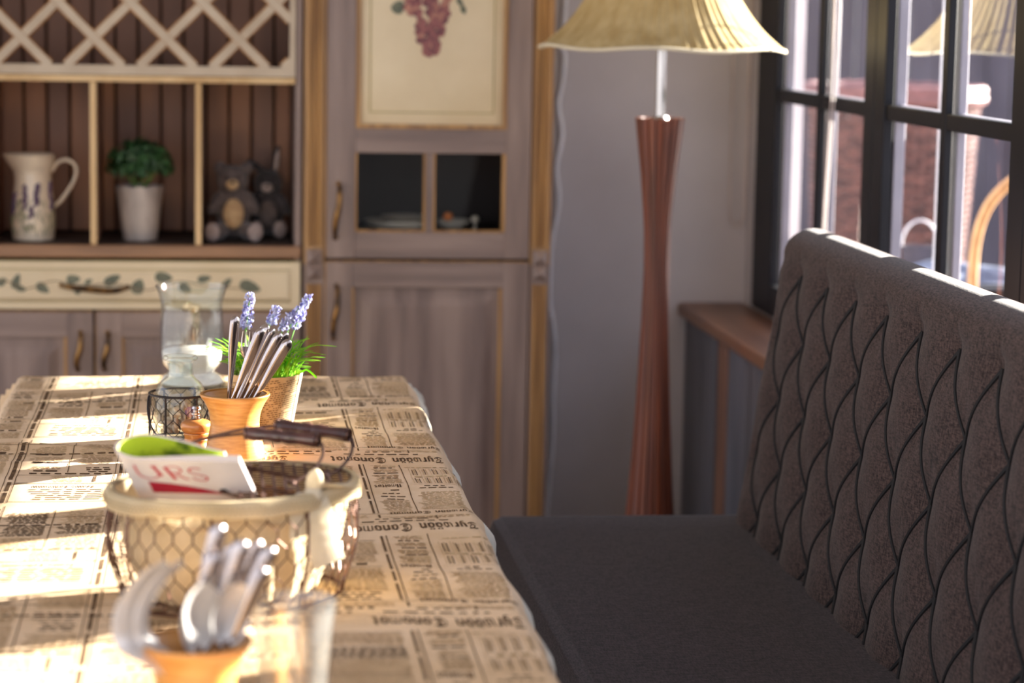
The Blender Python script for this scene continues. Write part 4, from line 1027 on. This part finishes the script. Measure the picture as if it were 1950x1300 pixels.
# ================================================================== lined wire basket
KX, KY, KA = .025, 3.02, math.radians(30); KZ0, KZ1 = ZC+.0035, .897
def kw(lx, ly, z): return (KX+lx*math.cos(KA)-ly*math.sin(KA), KY+lx*math.sin(KA)+ly*math.cos(KA), z)
def kf(v): return .90+.085*sm(v/.55)+.015*v+.03*math.sin(PI*v)
def kS(u, v, o=0.0):
    f = kf(v); a = 2*PI*u; return kw((.162*f+o)*math.cos(a), (.124*f+o)*math.sin(a), KZ0+(KZ1-KZ0)*v)
t = thing('wire_basket', (KX, KY, ZC), 'oval wire basket with cream cloth liner, bow and two wood-gripped handles', 'basket')
m = MB(); hexnet(m, lambda u, v: kS(u, min(v, 1), .0015), 38, 6, .0009); m.build('netting', M['bwire'], t)
m = MB()
for v, r in ((1.0, .0028), (0.0, .0026)): m.loft([kS(i/64, v) for i in range(64)], r, 6, closed=True)
for i in range(8):
    u = i/8+.03; m.loft([kS(u, k/14, .002) for k in range(15)], .0019, 6)
m.loft([kw(-.13, 0, KZ0), kw(.13, 0, KZ0)], .002, 6); m.loft([kw(0, -.10, KZ0), kw(0, .10, KZ0)], .002, 6)
m.build('frame', M['bwire'], t)
def lin_o(u, v):
    a = 2*PI*u; return -.0045-.026*(1-v)-.0065*abs(math.sin(a*9+1.5*math.sin(3*v+a)))*(1-v*.8)
m = MB(); m.grid(lambda u, v: kS(u, .03+.985*v, lin_o(u, v)), 144, 22, cu=True)
m.add([kS(i/144, .03, lin_o(i/144, 0)) for i in range(144)], [tuple(range(144))])
BT = [(1.015, -.0045), (1.030, -.002), (1.034, .001), (1.028, .0045), (1.0, .0065), (.96, .0075), (.92, .0075), (.885, .0065), (.88, .005)]
def band(u, v):
    j = v*(len(BT)-1); i = min(int(j), len(BT)-2); f = j-i; a = BT[i]; b_ = BT[i+1]; vv = a[0]+(b_[0]-a[0])*f; o = a[1]+(b_[1]-a[1])*f
    vv += .012*math.sin(2*PI*u*5+1)*(v)+.004*math.sin(2*PI*u*23)*v; o += .0018*math.sin(2*PI*u*17)*v
    x = kS(u, min(1, vv), o); return (x[0], x[1], KZ0+(KZ1-KZ0)*vv)
m.grid(lambda u, v: band(u, v), 200, 17, cu=True)
for i in range(150):
    for vq in (.60, .70): p = Vector(band((i+.5*(vq > .65))/150, vq)); c = Vector((KX, KY, p.z)); q = p+(p-c).normalized()*.0006; m.ell(q, (.0011, .0011, .0011), mi=1, n=6, m=4)
m.build('cloth_liner', [M['liner'], M['lace']], t, ang=80, norm=False)
m = MB(); m.grid(lambda u, v: kw(.152*v*math.cos(2*PI*u), .115*v*math.sin(2*PI*u), .868+.004*math.sin(9*u*6.28)*v), 48, 8, cu=True); m.build('liner_shading_sheet', M['wicker'], t)  # tan sheet put in for the warm translucent shading of the liner
# hinged mesh lid
m = MB(); s_ = .0095
def inside(p): return (p[0]/.160)**2+(p[1]/.122)**2 < 1 and p[0] > -.045
for i in range(-14, 15):
    for j in range(-12, 13):
        cx_ = (i+(.5 if j % 2 else 0))*s_*1.73; cy_ = j*s_*1.5
        hx = [(cx_+s_*math.sin(PI/3*k), cy_+s_*math.cos(PI/3*k)) for k in range(6)]
        for k in (0, 1, 2):
            a_, b_ = hx[k], hx[k+1]
            if inside(a_) and inside(b_): m.loft([kw(a_[0], a_[1], KZ1+.001), kw(b_[0], b_[1], KZ1+.001)], .0010 if k != 1 else .0014, 4, caps=False)
m.build('lid_netting', M['bwire'], t)
m = MB()
m.loft([kw(.158*math.cos(a*PI/30), .120*math.sin(a*PI/30), KZ1+.002) for a in range(-32, 33)], .0019, 6)
m.loft([(.001, 3.158, KZ1+.002), (.148, 3.000, KZ1+.002)], .0028, 6); m.loft([kw(-.045, -.113, KZ1+.002), kw(-.045, .113, KZ1+.002)], .0018, 6)
m.loft([(-.01, 3.06, KZ1+.003), (.098, 2.932, KZ1+.003)], .0019, 6)
m.build('lid_frame', M['bwire'], t)
def bail(pA, wA, gA, gB, wB, pB):
    w = MB()
    for path in ([pA]+wA+[gA], [gB]+wB+[pB]): w.loft(spl(path, 8), .0021, 8)
    gA_, gB_ = Vector(gA), Vector(gB)
    w.loft([gA_, gB_], .0021, 6)
    dd = (gB_-gA_).normalized(); pu = dd.cross(Vector((0, 0, 1))).normalized(); pv = pu.cross(dd)
    for q in (gA_-dd*.001, gB_+dd*.001): w.loft([q+(pu*math.cos(k_*PI/8)+pv*math.sin(k_*PI/8))*.0078 for k_ in range(16)], .0020, 6, closed=True)
    for q in (pA, pB): w.loft([(q[0]+.006*math.cos(k*PI/5), q[1]+.002*math.sin(k*PI/5), q[2]+.006*math.sin(k*PI/5)) for k in range(10)], .0018, 6, closed=True)
    o = w.build('bail', M['bwire'], t)
    g = MB(); d = gB_-gA_; K = [(0, .0070), (.03, .0092), (.12, .0098), (.22, .0086), (.30, .0080), (.40, .0094), (.47, .0088), (.50, .0080), (.53, .0088), (.60, .0094), (.72, .0082), (.85, .0090), (.95, .0098), (.985, .0092), (1, .0070)]
    K2 = smooth_prof([(a, b_) for a, b_ in K], 4); g.loft([gA_+d*a for a, b_ in K2], [b_ for a, b_ in K2], 18); g.build('grip', M['grip'], o)
bail((-.062, 3.085, .906), [(-.05, 3.11, .922), (-.015, 3.135, .933)], (.043, 3.150, .9385), (.134, 3.118, .9345), [(.1395, 3.105, .929), (.138, 3.075, .920), (.122, 3.02, .911)], (.093, 2.965, .906))
bail((-.050, 3.120, .906), [(-.03, 3.15, .925), (.03, 3.185, .936)], (.085, 3.198, .940), (.176, 3.150, .9355), [(.1805, 3.135, .930), (.176, 3.10, .918), (.160, 3.05, .910)], (.138, 3.005, .906))
# ribbon bow on the rim
m = MB()
bw = Vector((.121, 2.944, .897))
m.ell(bw+Vector((.0, -.004, .0)), (.012, .010, .014), None, 0, 12, 8); m.ell(bw+Vector((.002, -.002, .016)), (.011, .010, .018), Euler((.2, .1, 0)).to_matrix(), 0, 12, 8)
m.ell(bw+Vector((-.012, -.004, -.008)), (.015, .009, .012), Euler((0, .5, 0)).to_matrix(), 0, 12, 8); m.ell(bw+Vector((-.006, -.008, -.026)), (.016, .009, .016), None, 0, 12, 8)
def tail(path, w0, w1):
    P = spl(path, 6); n = len(P); m.loft(P, [(w0+(w1-w0)*i/(n-1), .0016+.0012*math.sin(i*1.1)**2) for i in range(n)], 10, wd=(.9, .4, 0))
tail([bw+Vector((.004, -.006, -.004)), bw+Vector((.012, -.012, -.03)), bw+Vector((.014, -.014, -.058)), bw+Vector((.020, -.012, -.084))], .015, .023)
tail([bw+Vector((-.006, -.008, -.006)), bw+Vector((-.014, -.014, -.025)), bw+Vector((-.012, -.015, -.048))], .013, .019)
tail([bw+Vector((.0, 0, .01)), bw+Vector((.024, .020, .006)), bw+Vector((.040, .045, .004))], .014, .018)
m.build('bow', M['ribbon'], t, ang=80)

# ================================================================== rolled magazine
MGX, MGY, MGZ = -.097, 2.935, .945
AX = Vector((-.34, -.46, .82)).normalized(); E1 = Vector((1, .02, -.035)).normalized(); TT = E1.cross(AX)
TT = TT if TT.y > 0 else -TT
ORG = Vector((MGX, MGY, MGZ))
t = thing('magazine', (MGX, MGY, MGZ-.07), 'folded magazine with red lettering and green inside page stuck in the wire basket', 'magazine')
def mp(e, tt, a): return ORG+E1*e+TT*tt+AX*a
# cross-section of the fold: outer path from the free right end along the front, round the left, back over the top
outer = spl([(.128, 0, 0), (.08, -.0005, 0), (.03, -.001, 0), (-.002, .001, 0), (-.022, .014, 0), (-.022, .033, 0), (-.004, .049, 0), (.020, .053, 0), (.055, .043, 0), (.085, .030, 0), (.110, .021, 0)], 7)
n = len(outer); inner = []
for i, p in enumerate(outer):
    d = (outer[min(i+1, n-1)]-outer[max(i-1, 0)]).normalized(); nn = Vector((d.y, -d.x, 0)); s_ = i/(n-1)
    th = .0045+.0085*sm((.30-s_)/.25)-.001*s_; inner.append(p+nn*th)
HGT = .085
m = MB()
def strip(A_, B_, mi, flip=False):
    vs = [tuple(p) for p in A_]+[tuple(p) for p in B_]; k = len(A_); m.add(vs, [(i, i+1, k+i+1, k+i) for i in range(k-1)], mi)
oT = [mp(p.x, p.y, 0) for p in outer]; oB = [mp(p.x, p.y, -HGT) for p in outer]; iT = [mp(p.x, p.y, 0) for p in inner]; iB = [mp(p.x, p.y, -HGT) for p in inner]
strip(oT, oB, 0); strip(iT, iB, 2); strip(oT, iT, 1); strip(oB, iB, 1)
m.add([oT[0], iT[0], iB[0], oB[0]], [(0,1,2,3)], 1); m.add([oT[-1], iT[-1], iB[-1], oB[-1]], [(0,1,2,3)], 1)
# cover print: e along, d down from the top edge
def cov(e, d): return mp(e, -.0016 if e > .02 else -.0016+(.02-e)**2*1.2, -d)
def stroke(pts, w0, mi):
    P = spl([(a, b_, 0) for a, b_ in pts], 4) if len(pts) > 2 else [Vector((*q, 0)) for q in pts]
    L_ = []; k = len(P)
    for i, p in enumerate(P):
        d = (P[min(i+1, k-1)]-P[max(i-1, 0)]).normalized(); nn = Vector((-d.y, d.x, 0)); nn = Vector((nn.x*w0, nn.y*w0*.55, 0)); L_ += [cov(p.x+nn.x, p.y+nn.y), cov(p.x-nn.x, p.y-nn.y)]
    m.add(L_, [(2*i, 2*i+1, 2*i+3, 2*i+2) for i in range(k-1)], mi)
y0_, y1_ = .010, .031
stroke([(-.004, y0_), (-.003, y1_-.006), (.004, y1_), (.016, y1_-.001), (.0235, y1_-.008)], .0011, 3); stroke([(.0185, y0_), (.0245, y1_-.004)], .0022, 3); stroke([(.015, y0_), (.024, y0_)], .0008, 3)
stroke([(.0325, y0_+.001), (.0395, y1_+.001)], .0024, 3); stroke([(.034, y0_+.001), (.046, y0_), (.051, y0_+.005), (.048, y0_+.010), (.037, y0_+.0115)], .0011, 3); stroke([(.043, y0_+.0115), (.050, y1_-.002), (.056, y1_+.001)], .0015, 3)
stroke([(.075, y0_+.004), (.070, y0_+.002), (.063, y0_+.003), (.0605, y0_+.008), (.067, y0_+.012), (.076, y0_+.015), (.079, y0_+.019), (.074, y1_+.002), (.064, y1_), (.062, y1_-.003)], .0013, 3)
vs = []; 
for i in range(21):
    e = .004+.088*i/20; s_ = i/20; top = .037+.004*s_+.014*s_*s_; vs += [cov(e, top), cov(e, .0555)]
m.add(vs, [(2*i, 2*i+1, 2*i+3, 2*i+2) for i in range(20)], 4)
m.add([cov(.088, .047), cov(.096, .047), cov(.096, .056), cov(.088, .056)], [(0,1,2,3)], 5)
m.build('folded_pages', [M['mag'], M['magedge'], M['maggreen'], M['red'], M['red2'], M['groove']], t, ang=60, norm=False)

# ================================================================== out-of-focus things nearest the camera
FX, FY = -.019, 2.40
cup('cutlery_cup.001', FX, FY, ZC, 'orange wooden cup with blurred cutlery, nearest to the camera', 1.0)
for fx, fy, tx, ty, tz, lab, tn in (
    (-.008, .012, .025, .010, .977, 'tallest blurred steel handle in the nearest cup', .3), (-.012, -.004, .020, -.006, .952, 'shorter blurred handle just in front of the tallest one in the nearest cup', .2),
    (.000, .016, .039, .014, .956, 'blurred handle second to the right of the tallest in the nearest cup', .5), (.006, .002, .048, .000, .963, 'dark blurred steel handle in the nearest cup', .1),
    (.016, .016, .064, .018, .958, 'blurred handle leaning right at the back of the nearest cup', .4), (.018, .000, .077, .002, .955, 'blurred handle leaning farthest right in the nearest cup', .2), (.020, -.014, .070, -.016, .937, 'lowest of the blurred right-leaning handles in the nearest cup', .6)):
    cutlery('knife' if tn > .35 else 'fork', (FX+fx-.01, FY+fy, ZC+.045), (FX+tx, FY+ty, tz), lab, 'cutlery in the nearest cup', tn)
cutlery('spoon_upright', (FX+.000, FY-.024, ZC+.035), (FX+.008, FY-.034, .926), 'bright spoon with its bowl up at the front of the nearest cup', 'cutlery in the nearest cup', .75, 1.25)
cutlery('spoon_upright', (FX+.018, FY-.018, ZC+.035), (FX+.043, FY-.028, .924), 'second spoon with its bowl up beside the front one in the nearest cup', 'cutlery in the nearest cup', .6, 1.15)
t = thing('serving_tongs', (FX-.03, FY-.02, ZC+.05), 'curved steel tongs arching over the left rim of the nearest cup', 'tongs')
m = MB(); P = spl([(FX-.022, FY-.020, .838), (FX-.044, FY-.026, .852), (FX-.0655, FY-.028, .868), (FX-.070, FY-.028, .888), (FX-.064, FY-.024, .908), (FX-.048, FY-.020, .930), (FX-.028, FY-.016, .943)], 6)
k = len(P); m.loft(P, [(.017-.010*abs(i/(k-1)-.3), .0016) for i in range(k)], 10, wd=(.75, .66, 0)); m.build('arm', M['steelb'], t)
m = MB(); P = [p+Vector((.016, .010, -.002)) for p in P[9:]]; m.loft(P, [(.010, .0014)]*len(P), 10, wd=(.75, .66, 0)); m.build('arm', M['steelb'], t)
GX, GY = .084, 2.51
t = thing('glass_tumbler', (GX, GY, ZC), 'blurred clear glass tumbler right of the nearest wooden cup', 'glass')
tp = smooth_prof([(.034, ZC+.002), (.036, ZC+.008), (.038, .80), (.041, .835), (.0455, .872)]); m = MB(); wall_glass(m, GX, GY, tp, .0026, 48, rf=lambda a, z: 1+.010*math.sin(a*10)); m.build('body', M['tumbler'], t)
m = MB(); m.loft([(GX+.0443*math.cos(a*PI/24), GY+.0443*math.sin(a*PI/24), .8725) for a in range(48)], .0014, 6, closed=True); m.build('rim', M['tumbler'], t)
m = MB(); m.lathe(GX, GY, [(.033, ZC), (.034, ZC+.008)], 40); m.build('glass_base', M['tumbler'], t)

# ================================================================== outside the window
struct(MB().box(1.601, 12, -1, 13, -.08, -.02).build('ground', M['terrace'], smooth=False), 'pale stone terrace outside the window', 'terrace')
m = MB(); x = 1.7; k = 0
while x < 6.5: m.box(x, x+.118, 10.98+.012*(k % 2), 11.02, .02, 1.95); x += .125; k += 1
for z in (.4, 1.6): m.box(1.7, 6.5, 11.02, 11.06, z, z+.09)
for x in (1.72, 4.0, 6.4): m.box(x, x+.09, 11.06, 11.15, -.02, 1.9)
tag(m.build('slat_fence', M['fence'], bevel=.004), 'dark grey fence of upright slats beyond the terrace', 'fence')
# wicker planters
def planter(name, WX, WY, H_, r0, r1, lab):
    t = thing(name, (WX, WY, -.02), lab, 'planter', 'wicker planters on the terrace')
    m = MB(); n = 26; rows = int(H_*50)
    for j in range(rows):
        z = H_*j/rows; r = r0+(r1-r0)*(z/H_)
        m.loft([(WX+(r+.007*(1 if (i+j) % 2 else -1))*math.cos(2*PI*i/(n*2)), WY+(r+.007*(1 if (i+j) % 2 else -1))*math.sin(2*PI*i/(n*2)), z) for i in range(n*2)], .0095, 5, closed=True)
    for i in range(n*2): a = 2*PI*i/(n*2); m.loft([(WX+r0*math.cos(a), WY+r0*math.sin(a), -.015), (WX+r1*math.cos(a), WY+r1*math.sin(a), H_)], .006, 5)
    m.build('woven_body', M['rattan'], t)
    m = MB()
    for dz, rr in ((0, .022), (.025, .02)): m.loft([(WX+(r1+.013)*math.cos(a*PI/32), WY+(r1+.013)*math.sin(a*PI/32), H_+.008+dz+.003*(a % 2)) for a in range(64)], rr, 8, closed=True)
    m.build('rim', M['rattanrim'], t); MB().lathe(WX, WY, [(r1-.015, H_-.08), (r1-.015, H_-.06)], 36).build('soil', M['soil'], t)
planter('wicker_planter', 2.20, 7.72, 1.225, .195, .27, 'tall red-brown wicker planter seen through the window above the bench')
planter('shade_planter', 2.16, 5.49, 1.31, .17, .205, 'added wicker planter outside, out of view, shading the far right of the table')  # unseen planter, added to keep the sun off the table's far right
m = MB(); m.lathe(1.90, 6.19, [(.0105, -.02), (.0105, 2.3)], 16); tag(m.build('white_pole', M['whitepost']), 'thin white upright pole just outside the second window', 'pole')
# terrace table with cloth and hoop basket
t = thing('garden_table', (2.12, 6.55, -.02), 'dark garden table outside behind the bench back', 'table')
MB().box(1.82, 2.44, 6.25, 6.85, .745, .775).build('tabletop', M['frame'], t, bevel=.004)
for x in (1.86, 2.40):
    for y in (6.29, 6.81): MB().box(x-.02, x+.02, y-.02, y+.02, -.02, .744).build('leg', M['frame'], t)
m = MB(); m.grid(lambda u, v: (1.90+.32*u, 6.34+.34*v, .779+.028*sm(min(u, 1-u)/.2)*sm(min(v, 1-v)/.2)*(1+.35*math.sin(9*u+5*v))), 24, 24)
m.grid(lambda u, v: (1.90+.32*u, 6.34+.34*v, .7765), 2, 2); tag(m.build('folded_blanket', M['bluetop']), 'crumpled blue-grey blanket on the garden table outside', 'blanket')
t = thing('hoop_basket', (2.02, 6.74, .776), 'small wire hoop basket on the garden table outside', 'basket')
m = MB()
m.loft([(2.02+.055*math.cos(a*PI/16), 6.755+.03*math.sin(a*PI/16), .84) for a in range(32)], .003, 6, closed=True); m.lathe(2.02, 6.755, [(.045, .777), (.054, .84)], 24, cap1=False, sy=.55); m.build('body', M['fence'], t)
m = MB(); m.loft([(2.02-.055*math.cos(PI*i/16), 6.755, .84+.075*math.sin(PI*i/16)) for i in range(17)], .0035, 6); m.build('hoop_handle', M['cable'], t)
t = thing('rattan_chair', (2.22, 5.985, -.02), 'tan rattan chair with a bent cane back outside the second window', 'chair')
m = MB(); m.loft(spl([(2.015, 6.155, -.015), (2.015, 6.155, .45), (1.995, 6.175, .80), (2.025, 6.195, .98), (2.120, 6.215, 1.08), (2.240, 6.225, 1.11), (2.360, 6.215, 1.08), (2.450, 6.195, .98), (2.480, 6.175, .80), (2.460, 6.155, .45), (2.460, 6.155, -.015)], 8), .0145, 10); m.build('back_frame', M['cane'], t)
for i in range(1, 6): x = 2.06+.07*i; MB().loft([(x, 6.160, .46), (x+(x-2.24)*.12, 6.205, 1.04)], .006, 6).build('back_spindle', M['cane'], t)
MB().box(2.02, 2.46, 5.735, 6.155, .43, .455).build('seat', M['cane'], t, bevel=.01)
for x in (2.04, 2.44): MB().loft([(x, 5.755, -.018), (x, 5.755, .43)], .014, 10).build('leg', M['cane'], t)
